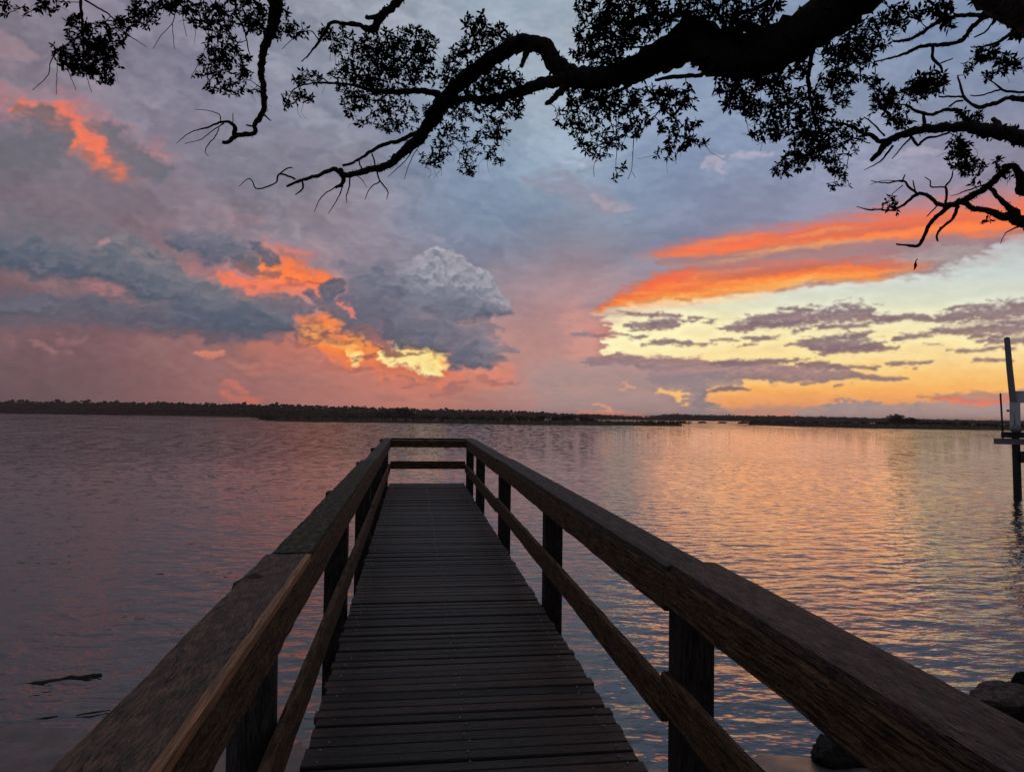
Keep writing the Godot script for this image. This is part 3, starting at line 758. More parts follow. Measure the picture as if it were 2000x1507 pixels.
	stroke([[1795, 773, 2], [1860, 778, 8], [1920, 774, 9], [1990, 774, 13], [2070, 772, 16]], srgb(178, 146, 140), srgb(198, 140, 128), 0.9, 0.4, 0.5, 80, 12)
	stroke([[1830, 780, 3], [1880, 787, 6], [1940, 786, 6], [2010, 786, 6], [2070, 784, 6]], srgb(255, 124, 98), srgb(252, 146, 108), 0.9, 0.6, 0.5, 60, 8)
	stroke([[1880, 796, 5], [1960, 793, 6], [2070, 792, 7]], srgb(168, 148, 150), srgb(176, 156, 152), 0.9, 0.4, 0.6, 50, 9)

# ---------------------------------------------------------------- textures
func plain(c: Color, rough: float, spec := 0.4) -> StandardMaterial3D:
	var m := StandardMaterial3D.new()
	m.albedo_color = c
	m.roughness = rough
	m.metallic_specular = spec
	return m

func grain_image(w: int, h: int, seed_: int, patch: float) -> Array:   # [colour, height]: long fibres, checks and blotches, periodic along the fibres
	var nz := FastNoiseLite.new()
	nz.seed = seed_
	nz.noise_type = FastNoiseLite.TYPE_SIMPLEX
	nz.frequency = 1.0
	nz.fractal_octaves = 3
	var im := Image.create(w, h, false, Image.FORMAT_RGB8)
	var hi := Image.create(w, h, false, Image.FORMAT_L8)
	for y in h:
		for x in w:
			var u := float(x) / w
			var v := float(y) / h
			var val := [0.0, 0.0, 0.0]
			var f := smoothstep(0.8, 1.0, u)
			for pass_ in 2:
				var uu := u - pass_
				var wgt := (1.0 - f) if pass_ == 0 else f
				if wgt <= 0.0: continue
				var bend := nz.get_noise_2d(uu * 2.0, v * 2.0) * 0.022
				val[0] += wgt * nz.get_noise_2d(uu * 5.0, (v + bend) * 46.0)
				val[1] += wgt * nz.get_noise_2d(uu * 12.0 + 9.0, (v + bend) * 130.0)
				val[2] += wgt * nz.get_noise_2d(uu * 9.0 + 50.0, v * 7.0 + 3.0)
			var crack := smoothstep(0.36, 0.56, val[0] + 0.3 * val[1])
			var g: float = 0.72 + 0.28 * val[0] + 0.26 * val[1] + patch * val[2]
			g *= 1.0 - 0.65 * crack
			var warm: float = 0.03 * val[2]
			im.set_pixel(x, y, Color(clampf(g + warm, 0.03, 1.0), clampf(g, 0.03, 1.0), clampf(g - warm, 0.03, 1.0)))
			hi.set_pixel(x, y, Color.WHITE * clampf(0.55 + 0.2 * val[0] + 0.2 * val[1] - 0.4 * crack, 0.0, 1.0))
	return [im, hi]

func wood(tint: Color, im: Image, hi: Image, scale: Vector2, rough: float, bump := 5.0) -> StandardMaterial3D:
	var m := plain(tint, rough, 0.35)
	m.albedo_texture = tex(im)
	var key := "n%d" % hi.get_instance_id()
	if not shared.has(key):
		var nm := hi.duplicate() as Image
		nm.convert(Image.FORMAT_RGB8)
		nm.bump_map_to_normal_map(bump)
		shared[key] = ImageTexture.create_from_image(nm)
	m.normal_enabled = true
	m.normal_texture = shared[key]
	m.normal_scale = 0.8
	m.uv1_scale = Vector3(scale.x, scale.y, 1)
	return m

var shared := {}
func tex(im: Image) -> ImageTexture:
	var key := "t%d" % im.get_instance_id()
	if not shared.has(key): shared[key] = ImageTexture.create_from_image(im)
	return shared[key]

# ---------------------------------------------------------------- water
func build_water() -> void:
	var nz := FastNoiseLite.new()
	nz.seed = 21
	nz.noise_type = FastNoiseLite.TYPE_SIMPLEX_SMOOTH
	nz.frequency = 0.016
	nz.fractal_octaves = 4
	nz.fractal_gain = 0.46
	nz.fractal_lacunarity = 2.1
	var im := nz.get_seamless_image(1024, 1024, false, false, 0.12)
	im.convert(Image.FORMAT_RGB8)
	im.bump_map_to_normal_map(WAVE)
	im.convert(Image.FORMAT_RGB8)
	var raw := im.get_data()                       # the wind blows along the river towards the dock: waves tilt far more that way than sideways
	for i in range(0, raw.size(), 3): raw[i] = 128 + int((raw[i] - 128) * 0.42)
	im = Image.create_from_data(1024, 1024, false, Image.FORMAT_RGB8, raw)
	var m := plain(albedo(0.020, 0.021, 0.021), 0.03, 0.65)
	m.normal_enabled = true
	m.normal_texture = ImageTexture.create_from_image(im)
	m.normal_scale = 1.0
	var s := Shape.new()
	var rings := 700
	var angles := PackedFloat32Array()
	var a0 := -88.0
	while a0 <= 88.01:
		angles.append(deg_to_rad(a0))
		a0 += 0.16 if absf(a0) < 47.0 else 1.2
	var cols := angles.size() - 1
	var r := 2.2
	for i in rings + 1:
		for j in cols + 1:
			var x := sin(angles[j]) * r
			var z := -cos(angles[j]) * r
			var y := 0.0
			var near := clampf(1.0 - r / 60.0, 0.0, 1.0)
			if near > 0.0:
				y = (broad.get_noise_2d(x * 0.34 + 3.0, z * 0.75) * 0.020 + broad.get_noise_2d(x * 1.0, z * 1.7 + 60.0) * 0.010) * near
			s.v.append(Vector3(x, y, z))
			var wx := broad.get_noise_2d(x * 0.02, z * 0.02) * 2.5
			var wz := broad.get_noise_2d(x * 0.02 + 90.0, z * 0.02) * 2.5
			s.uv.append(Vector2((x + wx) / 13.0, (z + wz) / 7.0))
			# groups of waves too long to be drawn wave by wave at this distance tilt the surface as a whole
			var nn := Vector3.UP
			var lod := log(maxf(r, 4.0) / 14.0) / log(2.2)
			var k0 := floorf(lod)
			for q in 2:
				var k := k0 + q
				if k < -1.0: continue
				var wgt := 1.0 - absf(lod - k)
				var l := 0.24 * pow(2.2, k)
				var lx := l * lerpf(1.4, 0.7, clampf(k * 0.5, 0.0, 1.0))
				nn += Vector3(0.3 * broad.get_noise_2d(x / lx + k * 31.0, z / (l * (1.2 + 0.56 * pow(2.2, k)))), 0.0, broad.get_noise_2d(x / lx + 500.0, z / (l * (1.2 + 0.56 * pow(2.2, k))) + k * 17.0)) * GROUP * wgt * lerpf(0.35, 1.2, smoothstep(8.0, 70.0, r))
			s.n.append(nn)
		r *= 1.0113
	for i in rings + 1:
		for j in cols + 1:
			var k := i * (cols + 1) + j
			var dj: Vector3 = s.v[k + (1 if j < cols else 0)] - s.v[k - (1 if j > 0 else 0)]
			var di: Vector3 = s.v[k + (cols + 1 if i < rings else 0)] - s.v[k - (cols + 1 if i > 0 else 0)]
			s.n[k] = (s.n[k] - Vector3.UP + dj.cross(di).normalized()).normalized()
	for i in rings:
		for j in cols:
			var k := i * (cols + 1) + j
			s.ix.append_array([k, k + cols + 1, k + 1, k + 1, k + cols + 1, k + cols + 2])
	var o := put("river_water", s.mesh(), m)
	tag(o, "rippled river water reflecting the sunset", "water", "", "structure")

# ---------------------------------------------------------------- shore under and around the near end of the dock
func shore_z(x: float) -> float:
	return line([[-40, -3.6], [-12, -5.6], [-6, -6.2], [-3, -6.15], [-1, -5.6], [0, -5.4], [2, -5.75], [3.2, -6.0], [4.6, -6.6], [8, -7.6], [20, -8.5], [40, -9.0]], x) + broad.get_noise_2d(x * 0.7, 5.0) * 0.22

func ground_y(x: float, z: float) -> float:
	var d := z - shore_z(x)
	var y := d * 0.075 if d < 3.0 else 0.225 + (d - 3.0) * 0.14
	y = minf(y, 0.95 + (d - 8.0) * 0.01) if d > 8.0 else y
	if d > -1.0: y += broad.get_noise_2d(x * 1.3, z * 1.3) * 0.02 + fine.get_noise_2d(x * 6.0, z * 6.0) * 0.006
	return maxf(y, -1.6)

func build_shore() -> void:
	var s := Shape.new()
	var nx := 260
	var nz := 220
	for i in nz + 1:
		var fz := float(i) / nz
		var z := lerpf(-14.0, 4.0, fz) if fz < 0.8 else lerpf(4.0, 60.0, (fz - 0.8) / 0.2)
		if fz < 0.8: z = lerpf(-14.0, 4.0, fz / 0.8)
		for j in nx + 1:
			var fx := float(j) / nx * 2.0 - 1.0
			var x := signf(fx) * (absf(fx) * 9.0 + pow(absf(fx), 4.0) * 51.0)
			s.v.append(Vector3(x, ground_y(x, z), z))
			s.uv.append(Vector2(x, z))
	for i in nz + 1:
		for j in nx + 1:
			var k := i * (nx + 1) + j
			var dj: Vector3 = s.v[k + (1 if j < nx else 0)] - s.v[k - (1 if j > 0 else 0)]
			var di: Vector3 = s.v[k + (nx + 1 if i < nz else 0)] - s.v[k - (nx + 1 if i > 0 else 0)]
			s.n.append(di.cross(dj).normalized())
	for i in nz:
		for j in nx:
			var k := i * (nx + 1) + j
			s.ix.append_array([k, k + 1, k + nx + 1, k + 1, k + nx + 2, k + nx + 1])
	var m := plain(albedo(0.16, 0.135, 0.115), 0.42, 0.5)
	var im := Image.create(512, 512, false, Image.FORMAT_RGB8)
	for y in 512:
		for x in 512:
			var g := 0.75 + 0.12 * fine.get_noise_2d(x * 0.12, y * 0.12) + 0.16 * broad.get_noise_2d(x * 0.011, y * 0.011) + (rng.randf() - 0.5) * 0.22
			im.set_pixel(x, y, Color(g, g * 0.98, g * 0.96))
	m.albedo_texture = ImageTexture.create_from_image(im)
	m.uv1_triplanar = true
	m.uv1_world_triplanar = true
	m.uv1_scale = Vector3.ONE * 0.4
	var o := put("sandy_shore", s.mesh(), m)
	tag(o, "wet sand shore sloping into the river beneath the dock", "shore", "", "structure")

# ---------------------------------------------------------------- the far side of the river
func lump(s: Shape, c: Vector3, r: Vector3, g: RandomNumberGenerator, shade: Color) -> void:   # a clump of crown: a jagged icosahedron
	var t := 0.8507
	var q := 0.5257
	var p := [Vector3(-q, t, 0), Vector3(q, t, 0), Vector3(-q, -t, 0), Vector3(q, -t, 0), Vector3(0, -q, t), Vector3(0, q, t), Vector3(0, -q, -t), Vector3(0, q, -t), Vector3(t, 0, -q), Vector3(t, 0, q), Vector3(-t, 0, -q), Vector3(-t, 0, q)]
	var turn := Basis(Vector3.UP, g.randf() * TAU)
	for i in 12: p[i] = c + (turn * (p[i] as Vector3)) * r * g.randf_range(0.65, 1.25)
	for f in [[0, 11, 5], [0, 5, 1], [0, 1, 7], [0, 7, 10], [0, 10, 11], [1, 5, 9], [5, 11, 4], [11, 10, 2], [10, 7, 6], [7, 1, 8], [3, 9, 4], [3, 4, 2], [3, 2, 6], [3, 6, 8], [3, 8, 9], [4, 9, 5], [2, 4, 11], [6, 2, 10], [8, 6, 7], [9, 8, 1]]:
		var a: Vector3 = p[f[0]]
		var b: Vector3 = p[f[1]]
		var d: Vector3 = p[f[2]]
		var nn := (b - a).cross(d - a).normalized()
		var k := s.v.size()
		s.v.append_array([a, d, b])
		s.n.append_array([nn, nn, nn])
		s.uv.append_array([Vector2.ZERO, Vector2.ZERO, Vector2.ZERO])
		s.col.append_array([shade, shade, shade])
		s.ix.append_array([k, k + 1, k + 2])

func leaves_ball(s: Shape, c: Vector3, r: Vector3, count: int, size: float, g: RandomNumberGenerator, tone: Color) -> void:
	for i in count:
		var d := Vector3(g.randfn(), g.randfn(), g.randfn()).normalized()
		var p := c + d * r * pow(g.randf(), 0.45)
		var a := Vector3(g.randfn(), g.randfn(), g.randfn()).normalized()
		var b := a.cross(d if absf(a.dot(d)) < 0.95 else Vector3.UP).normalized()
		var z := size * g.randf_range(0.6, 1.3)
		var k := s.v.size()
		var nn := a.cross(b)
		s.v.append_array([p - a * z * 0.5, p + b * z * 0.35, p + a * z * 0.6, p - b * z * 0.35])
		s.n.append_array([nn, nn, nn, nn])
		s.uv.append_array([Vector2.ZERO, Vector2.ZERO, Vector2.ZERO, Vector2.ZERO])
		var t := tone * g.randf_range(0.7, 1.3)
		s.col.append_array([t, t, t, t])
		s.ix.append_array([k, k + 1, k + 2, k, k + 2, k + 3])

func leafy() -> StandardMaterial3D:
	if not shared.has("leafy"):
		var m := plain(Color.WHITE, 0.75, 0.2)
		m.vertex_color_use_as_albedo = true
		m.cull_mode = BaseMaterial3D.CULL_DISABLED
		shared["leafy"] = m
	return shared["leafy"]

func forest(called: String, label: String, shore: Array, seed_: int) -> void:   # shore: [px, distance in metres, tree top as photo row]
	var g := RandomNumberGenerator.new()
	g.seed = seed_
	var s := Shape.new()
	var px: float = shore[0][0]
	var last: float = shore[shore.size() - 1][0]
	while px < last:
		var d := 0.0
		var top := 0.0
		for k in range(1, shore.size()):
			if px <= shore[k][0]:
				var f: float = (px - shore[k - 1][0]) / (shore[k][0] - shore[k - 1][0])
				d = lerpf(shore[k - 1][1], shore[k][1], f)
				top = lerpf(shore[k - 1][2], shore[k][2], f)
				break
		for row in 3:
			var dist := d + row * 16.0 + g.randf() * 12.0
			var along := toward(px + g.randf_range(-3, 3), 813)
			along.y = 0.0
			var foot := along.normalized() * dist
			foot.y = 0.4
			var want := EYE.y + toward(px, top).y * dist
			var tall := maxf(3.0, want * [0.60, 0.80, 0.95][row] * g.randf_range(0.90, 1.04) * (1.0 + 0.10 * broad.get_noise_2d(px * 0.03, row * 9.0)))
			if row == 2 and g.randf() < 0.07: tall *= 1.12
			var wide := tall * g.randf_range(0.16, 0.26) + 1.2
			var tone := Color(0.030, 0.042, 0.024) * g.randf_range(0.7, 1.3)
			for c in 6:
				var h := tall * (0.34 + 0.105 * c)
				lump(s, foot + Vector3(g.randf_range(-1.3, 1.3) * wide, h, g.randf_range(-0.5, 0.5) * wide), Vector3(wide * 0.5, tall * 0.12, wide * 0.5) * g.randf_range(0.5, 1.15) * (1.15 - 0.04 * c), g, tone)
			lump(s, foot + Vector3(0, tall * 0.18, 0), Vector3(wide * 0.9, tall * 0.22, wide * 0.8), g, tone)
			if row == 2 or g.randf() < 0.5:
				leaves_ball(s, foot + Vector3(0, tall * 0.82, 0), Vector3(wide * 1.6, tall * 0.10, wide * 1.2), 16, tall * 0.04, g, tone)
		px += 1389.0 / d * g.randf_range(0.8, 1.7)
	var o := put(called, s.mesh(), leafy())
	tag(o, label, "forest", "", "stuff")

func strip(called: String, label: String, front: Array, deep: float, high: float, c: Color) -> void:   # low marsh ground; front: waterline as [px, py]
	var s := Shape.new()
	var g := RandomNumberGenerator.new()
	g.seed = front.size() * 17 + int(front[0][0])
	var pts := PackedVector3Array()
	for k in range(front.size() - 1):
		var a := on_water(front[k][0], front[k][1])
		var b := on_water(front[k + 1][0], front[k + 1][1])
		var steps := maxi(2, int(a.distance_to(b) / 4.0))
		for t in steps: pts.append(a.lerp(b, float(t) / steps))
	pts.append(on_water(front[front.size() - 1][0], front[front.size() - 1][1]))
	var n := pts.size()
	var prof := [[0.0, -0.3], [0.01, 0.12], [0.05, 0.75], [0.3, 1.0], [0.7, 1.0], [0.95, 0.75], [0.99, 0.12], [1.0, -0.3]]
	for i in n:
		var out := Vector3(pts[i].x, 0, pts[i].z).normalized()
		var taper := minf(1.0, minf(i, n - 1 - i) / (n * 0.12) + 0.04)
		for p in prof:
			var w: float = p[0] * deep * taper + broad.get_noise_2d(i * 0.4, 3.0) * 1.5
			var y: float = p[1] * high * (0.8 + 0.4 * g.randf()) * (0.4 + 0.6 * taper) if p[1] > 0.0 else p[1]
			s.v.append(pts[i] + out * w + Vector3.UP * y)
			s.uv.append(Vector2(i * 0.3, w * 0.1))
	var m := prof.size()
	for i in n:
		for j in m:
			var k := i * m + j
			var a: Vector3 = s.v[k + (m if i < n - 1 else 0)] - s.v[k - (m if i > 0 else 0)]
			var b: Vector3 = s.v[k + (1 if j < m - 1 else 0)] - s.v[k - (1 if j > 0 else 0)]
			s.n.append(a.cross(b).normalized() * -1.0 if a.cross(b).y < 0 else a.cross(b).normalized())
	for i in n - 1:
		for j in m - 1:
			var k := i * m + j
			s.ix.append_array([k, k + 1, k + m, k + 1, k + m + 1, k + m])
	var o := put(called, s.mesh(), plain(c, 0.9, 0.2))
	tag(o, label, "ground", "", "structure")
	# the marsh grass standing on it
	var q := Shape.new()
	for i in n:
		var out := Vector3(pts[i].x, 0, pts[i].z).normalized()
		var taper := minf(1.0, minf(i, n - 1 - i) / (n * 0.12) + 0.04)
		for b in 80:
			var w := pow(g.randf(), 1.6) * deep * 0.9 * taper + 0.5
			var p := pts[i] + out * w + Vector3(g.randf_range(-3, 3), 0, g.randf_range(-2, 2))
			p.y = high * 0.5
			var h := g.randf_range(0.6, 1.5) * high
			var lean := Vector3(g.randf_range(-0.3, 0.3), 0, g.randf_range(-0.3, 0.3)) * h
			var side := Vector3(g.randfn(), 0, g.randfn()).normalized() * 0.14
			var k := q.v.size()
			q.v.append_array([p - side, p + side, p + lean + Vector3.UP * h])
			var nn := (out * -1.0 + Vector3.UP * 0.4).normalized()
			q.n.append_array([nn, nn, nn])
			q.uv.append_array([Vector2.ZERO, Vector2.ZERO, Vector2.ZERO])
			var tone := Color(0.075, 0.075, 0.035) * g.randf_range(0.6, 1.3)
			q.col.append_array([tone, tone, tone])
			q.ix.append_array([k, k + 1, k + 2])
	var go := put("marsh_grass", q.mesh(), leafy())
	tag(go, "grass growing on the " + called.replace("_", " ") + " in the river", "grass", "", "stuff")

func shrub_mesh(kind: int) -> Array:                 # crown and stems of a bush one metre wide and one metre tall
	var key := "shrub%d" % kind
	if not shared.has(key):
		var g := RandomNumberGenerator.new()
		g.seed = 300 + kind
		var c := Shape.new()
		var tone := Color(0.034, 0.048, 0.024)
		for k in 7:
			var a := g.randf() * TAU
			var p := Vector3(cos(a) * 0.28 * g.randf(), g.randf_range(0.28, 0.68), sin(a) * 0.28 * g.randf())
			leaves_ball(c, p, Vector3(0.24, 0.24, 0.24) * g.randf_range(0.7, 1.1), 110, 0.11, g, tone)
		leaves_ball(c, Vector3(0, 0.25, 0), Vector3(0.45, 0.24, 0.4), 200, 0.12, g, tone)
		var t := Shape.new()
		for k in 5:
			var a := k * TAU / 5.0
			t.tube(PackedVector3Array([Vector3(cos(a) * 0.03, -0.05, sin(a) * 0.03), Vector3(cos(a) * 0.1, 0.3, sin(a) * 0.1), Vector3(cos(a) * 0.25, 0.6, sin(a) * 0.25)]), PackedFloat32Array([0.025, 0.018, 0.008]), 5)
		shared[key] = [c.mesh(), t.mesh()]
	return shared[key]

func shrub(px: float, py: float, w: float, h: float, called: String, label: String, category: String, group: String, kind: int) -> void:
	var p := on_water(px, py)
	var dist := (p - EYE).dot(cam_fwd)
	p.y = 0.25
	var o := base(called, p)
	var ms := shrub_mesh(kind)
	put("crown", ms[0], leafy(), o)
	put("stem", ms[1], plain(albedo(0.05, 0.04, 0.03), 0.9), o)
	o.scale = Vector3(w * dist / LENS, h * dist / LENS, w * dist / LENS)
	o.rotation.y = px
	tag(o, label, category, group)

func build_far_shore() -> void:
	forest("far_forest", "long dark forest along the far bank behind the marsh island", [[-500, 1300, 778], [0, 900, 782], [240, 760, 783], [430, 640, 786], [520, 620, 787], [700, 640, 792], [850, 680, 797], [960, 720, 799], [1100, 800, 806], [1255, 900, 812]], 5)
	forest("bridge_forest", "distant forest rising behind the low bridge", [[1265, 900, 812], [1300, 900, 807], [1420, 900, 810], [1560, 900, 811], [1680, 850, 815], [1960, 800, 821], [2300, 800, 823]], 6)
	strip("far_bank", "low grassy bank at the foot of the far forest", [[-500, 799.5], [0, 806], [200, 809.5], [500, 815], [800, 817.5], [1000, 818.5]], 60.0, 0.9, albedo(0.05, 0.05, 0.028))
	strip("bridge_bank", "low bank beneath the distant forest behind the bridge", [[1150, 818.2], [1290, 820.4], [1500, 822.5], [1700, 825], [2000, 828.5], [2300, 832]], 60.0, 0.9, albedo(0.045, 0.045, 0.028))
	strip("marsh_island", "low marsh island with dark shrubs in the middle of the river", [[505, 818.5], [540, 821.8], [620, 823.6], [760, 825], [900, 827], [1000, 828.8], [1090, 829.8], [1200, 830.4], [1260, 831], [1332, 831.2]], 46.0, 1.25, albedo(0.045, 0.045, 0.024))
	strip("marsh_spit", "low marsh spit with bushes before the right end of the bridge", [[1462, 829.4], [1500, 830.6], [1580, 833], [1700, 836], [1800, 837.6], [1950, 839.5], [2150, 842]], 50.0, 1.25, albedo(0.045, 0.045, 0.024))
	var g := RandomNumberGenerator.new()
	g.seed = 44
	var isl := [[561, 819, 17, 8], [596, 820, 9, 7], [611, 820.5, 16, 5], [634, 821, 30, 10], [664, 821, 26, 9], [690, 822, 34, 12], [722, 822.5, 30, 13], [742, 821, 28, 19], [782, 822, 58, 27], [806, 823, 30, 18], [836, 823.5, 30, 14], [868, 825, 26, 14], [896, 825.5, 34, 14], [930, 826.5, 34, 16], [962, 826.5, 26, 13], [990, 827, 32, 15], [1022, 827, 30, 16], [1052, 828, 36, 17], [1084, 828, 28, 16], [1108, 827.5, 34, 19], [1142, 828, 26, 17], [1158, 829, 18, 12]]
	for k in isl.size():
		var a: Array = isl[k]
		var lab := "dark bush on the marsh island"
		var grp := "bushes on the marsh island"
		if k == 8:
			lab = "tallest bushy tree, standing on the marsh island"
			grp = ""
		shrub(a[0], a[1], a[2] * 1.25, a[3] * 1.12, "marsh_bush" if k != 8 else "island_tree", lab, "bush" if k != 8 else "tree", grp, k % 3)
	for a in [[1271, 828, 12, 8], [1313, 829, 11, 7]]:
		shrub(a[0], a[1], a[2], a[3], "spit_bush", "small dark bush on the bare grassy tail of the marsh island", "bush", "bushes on the tail of the marsh island", 1)
	var right := [[1476, 829, 16, 9], [1496, 829.5, 18, 7], [1520, 830, 18, 7], [1542, 830.5, 20, 9], [1566, 831.5, 26, 9], [1596, 832, 30, 10], [1626, 833, 30, 10], [1656, 833.5, 32, 11], [1690, 834.5, 34, 12], [1722, 835, 34, 13], [1758, 834.5, 54, 26], [1786, 835.5, 40, 20], [1818, 836, 34, 15], [1850, 836.5, 34, 14], [1884, 837, 34, 14], [1916, 838, 32, 13], [1944, 838.5, 30, 12], [1976, 839, 34, 14], [2014, 840, 34, 14]]
	for k in right.size():
		var a: Array = right[k]
		var lab := "low bush on the marsh spit"
		var grp := "bushes on the marsh spit"
		if k == 10:
			lab = "tallest round tree, standing on the marsh spit"
			grp = ""
		shrub(a[0], a[1], a[2] * 1.25, a[3] * 1.1, "spit_shrub" if k != 10 else "spit_tree", lab, "bush" if k != 10 else "tree", grp, (k + 1) % 3)
	# the long low road bridge
	var b := base("road_bridge", Vector3.ZERO)
	tag(b, "long low dark road bridge on piers across the river", "bridge")
	var conc := plain(albedo(0.10, 0.10, 0.10), 0.9)
	var p0 := on_water(1236, 824.2)
	var p1 := on_water(2300, 836.0)
	p0.y = 0.0
	p1.y = 0.0
	var dir := (p1 - p0).normalized()
	var len_ := p0.distance_to(p1)
	var across := Vector3.UP.cross(dir)
	var deck := Shape.new()
	deck.beam((p0 + p1) * 0.5 + Vector3.UP * 1.75, Vector3(9.0, 0.9, len_), Basis(across, Vector3.UP, dir))
	put("bridge_deck", deck.mesh(), conc, b)
	for side in [-1.0, 1.0]:
		var para := Shape.new()
		para.beam((p0 + p1) * 0.5 + Vector3.UP * 2.5 + across * 4.3 * side, Vector3(0.3, 0.6, len_), Basis(across, Vector3.UP, dir))
		put("parapet", para.mesh(), conc, b)
	var pier := Shape.new()
	pier.box(Vector3(-0.7, -1.0, -4.2), Vector3(0.7, 0.9, 4.2))
	pier.box(Vector3(-1.6, 0.0, -4.4), Vector3(1.6, 0.55, 4.4))
	var pm := pier.mesh()
	var t := 6.0
	while t < len_ - 4.0:
		var o := put("pier", pm, conc, b)
		o.transform = Transform3D(Basis(dir, Vector3.UP, dir.cross(Vector3.UP)), p0 + dir * t)
		t += 12.2

# ---------------------------------------------------------------- the dock
# In the dock's own axes: x to the right, y up from the deck, z towards the land (the far end is at z = -14).
func build_dock() -> void:
	var dock := Node3D.new()
	dock.name = numbered("wooden_dock")
	add_child(dock, true)
	dock.transform = Transform3D(Basis(dock_right, dock_up, -dock_fwd), EYE - dock_up * 1.5)
	tag(dock, "weathered narrow wooden dock with post and rail sides leading out over the water", "dock")
	var a := grain_image(512, 256, 31, 0.14)
	var b := grain_image(512, 256, 57, 0.17)
	var moss := moss_image()
	var plank_m := []
	for c in [[0.072, 0.049, 0.034], [0.040, 0.029, 0.021], [0.112, 0.075, 0.050], [0.024, 0.018, 0.014], [0.058, 0.043, 0.032], [0.080, 0.047, 0.030], [0.088, 0.063, 0.046]]:
		var pick: Array = a if plank_m.size() % 2 == 0 else b
		plank_m.append(wood(albedo(c[0], c[1], c[2]), pick[0], pick[1], Vector2(0.6, 3.2), 0.58))
	var post_m := wood(albedo(0.060, 0.048, 0.038), a[0], a[1], Vector2(0.6, 2.0), 0.85)
	var brown_m := wood(albedo(0.205, 0.128, 0.084), b[0], b[1], Vector2(0.9, 2.4), 0.75)
	var brown2_m := wood(albedo(0.150, 0.097, 0.072), b[0], b[1], Vector2(0.9, 2.4), 0.75)
	var grey_m := wood(albedo(0.120, 0.096, 0.072), a[0], a[1], Vector2(0.4, 2.4), 0.8)
	var moss_m := wood(albedo(0.120, 0.135, 0.105), moss[0], moss[1], Vector2(0.9, 2.6), 0.95)
	var bark_m := wood(albedo(0.20, 0.138, 0.085), moss[2], moss[3], Vector2(0.40, 1.9), 0.9)
	var bare_m := wood(albedo(0.60, 0.29, 0.13), a[0], a[1], Vector2(0.3, 5.0), 0.6)
	var g := RandomNumberGenerator.new()
	g.seed = 12
	# planks, each laid by hand
	var pm := []
	for k in 6:
		var s := Shape.new()
		s.beam(Vector3(g.randf_range(-0.006, 0.006), 0, 0), Vector3(1.43 + g.randf_range(-0.006, 0.006), 0.036, [0.078, 0.082, 0.084, 0.087, 0.080, 0.085][k]), Basis.IDENTITY)
		for i in s.uv.size(): s.uv[i] += Vector2(k * 0.37, k * 0.61)
		pm.append(s.mesh())
	var z := 0.9
	while z > -13.98:
		var p := put("plank", pm[g.randi() % 6], plank_m[g.randi() % 7], dock)
		p.position = Vector3(0.275 + g.randf_range(-0.006, 0.006), -0.018 + g.randf_range(-0.005, 0.005), z)
		p.rotation = Vector3(g.randf_range(-0.06, 0.06), g.randf_range(-0.006, 0.006) + (PI if g.randf() < 0.5 else 0.0), g.randf_range(-0.003, 0.003))
		z -= 0.0925 + g.randf_range(-0.0015, 0.003)
	# nail heads along the stringers
	var nails := Shape.new()
	z = 0.9
	while z > -13.9:
		for x in [-0.36, 0.26, 0.905]:
			if g.randf() < 0.75:
				var c := Vector3(x + g.randf_range(-0.02, 0.02), 0.0015, z + g.randf_range(-0.025, 0.025))
				nails.tube(PackedVector3Array([c - Vector3.UP * 0.006, c + Vector3.UP * 0.0015]), PackedFloat32Array([0.0055, 0.0055]), 6)
		z -= 0.0935
	var no := put("nail_heads", nails.mesh(), plain(albedo(0.35, 0.33, 0.32), 0.35, 0.6), dock)
	no.set_meta("kind", "stuff")
	(no.material_override as StandardMaterial3D).metallic = 0.6
	for x in [-0.36, 0.26, 0.905]:
		timber(dock, "stringer", Vector3(x - 0.022, -0.225, -13.95), Vector3(x + 0.022, -0.042, 0.9), post_m)
	# posts, down into the river bed
	var right_d := [-0.35, 2.76, 5.64, 8.68, 11.85, 13.93]
	var left_d := [-0.35, 2.72, 5.46, 8.25, 11.0, 13.90]
	for k in 6:
		var x := 1.121 if k < 5 else 1.108
		var d: float = right_d[k]
		var o := timber(dock, "post", Vector3(x - 0.07, -2.6, -d - 0.07), Vector3(x + 0.07, 0.832, -d + 0.07), post_m)
		o.rotation.y = g.randf_range(-0.03, 0.03) * 0.0
	for k in 6:
		var d: float = left_d[k]
		if k == 1:
			var s := Shape.new()
			s.tube(PackedVector3Array([Vector3(-0.560, -2.6, -d), Vector3(-0.560, -1.0, -d), Vector3(-0.560, 0.0, -d), Vector3(-0.566, 0.81, -d), Vector3(-0.566, 0.848, -d)]), PackedFloat32Array([0.092, 0.09, 0.088, 0.086, 0.074]), 16, 0.05, fine)
			put("post", s.mesh(), wood(albedo(0.085, 0.08, 0.072), a[0], a[1], Vector2(0.6, 2.0), 0.8), dock)
		else:
			timber(dock, "post", Vector3(-0.632, -2.6, -d - 0.07), Vector3(-0.470, 0.852, -d + 0.07), post_m)
		if k > 0:
			for s2 in [-1.0, 1.0]:
				timber(dock, "cross_beam", Vector3(-0.45, -0.42, -d + 0.070 * s2 - 0.02 + 0.025 * s2), Vector3(1.02, -0.235, -d + 0.070 * s2 + 0.02 + 0.025 * s2), post_m)
	# left side: cap boards on top, a board below the cap on the inside, a rail halfway up
	cap(dock, "cap_board", -0.606, -0.424, 0.834, 0.872, 0.6, -3.12, brown_m, g, 0.005)
	cap(dock, "cap_board", -0.585, -0.428, 0.836, 0.876, -3.128, -8.30, moss_m, g, 0.006)
	cap(dock, "cap_board", -0.560, -0.428, 0.832, 0.866, -8.308, -14.02, grey_m, g, 0.006)
	var strip_ := Shape.new()                        # the split inner edge of the near cap: bare wood
	var prev := []
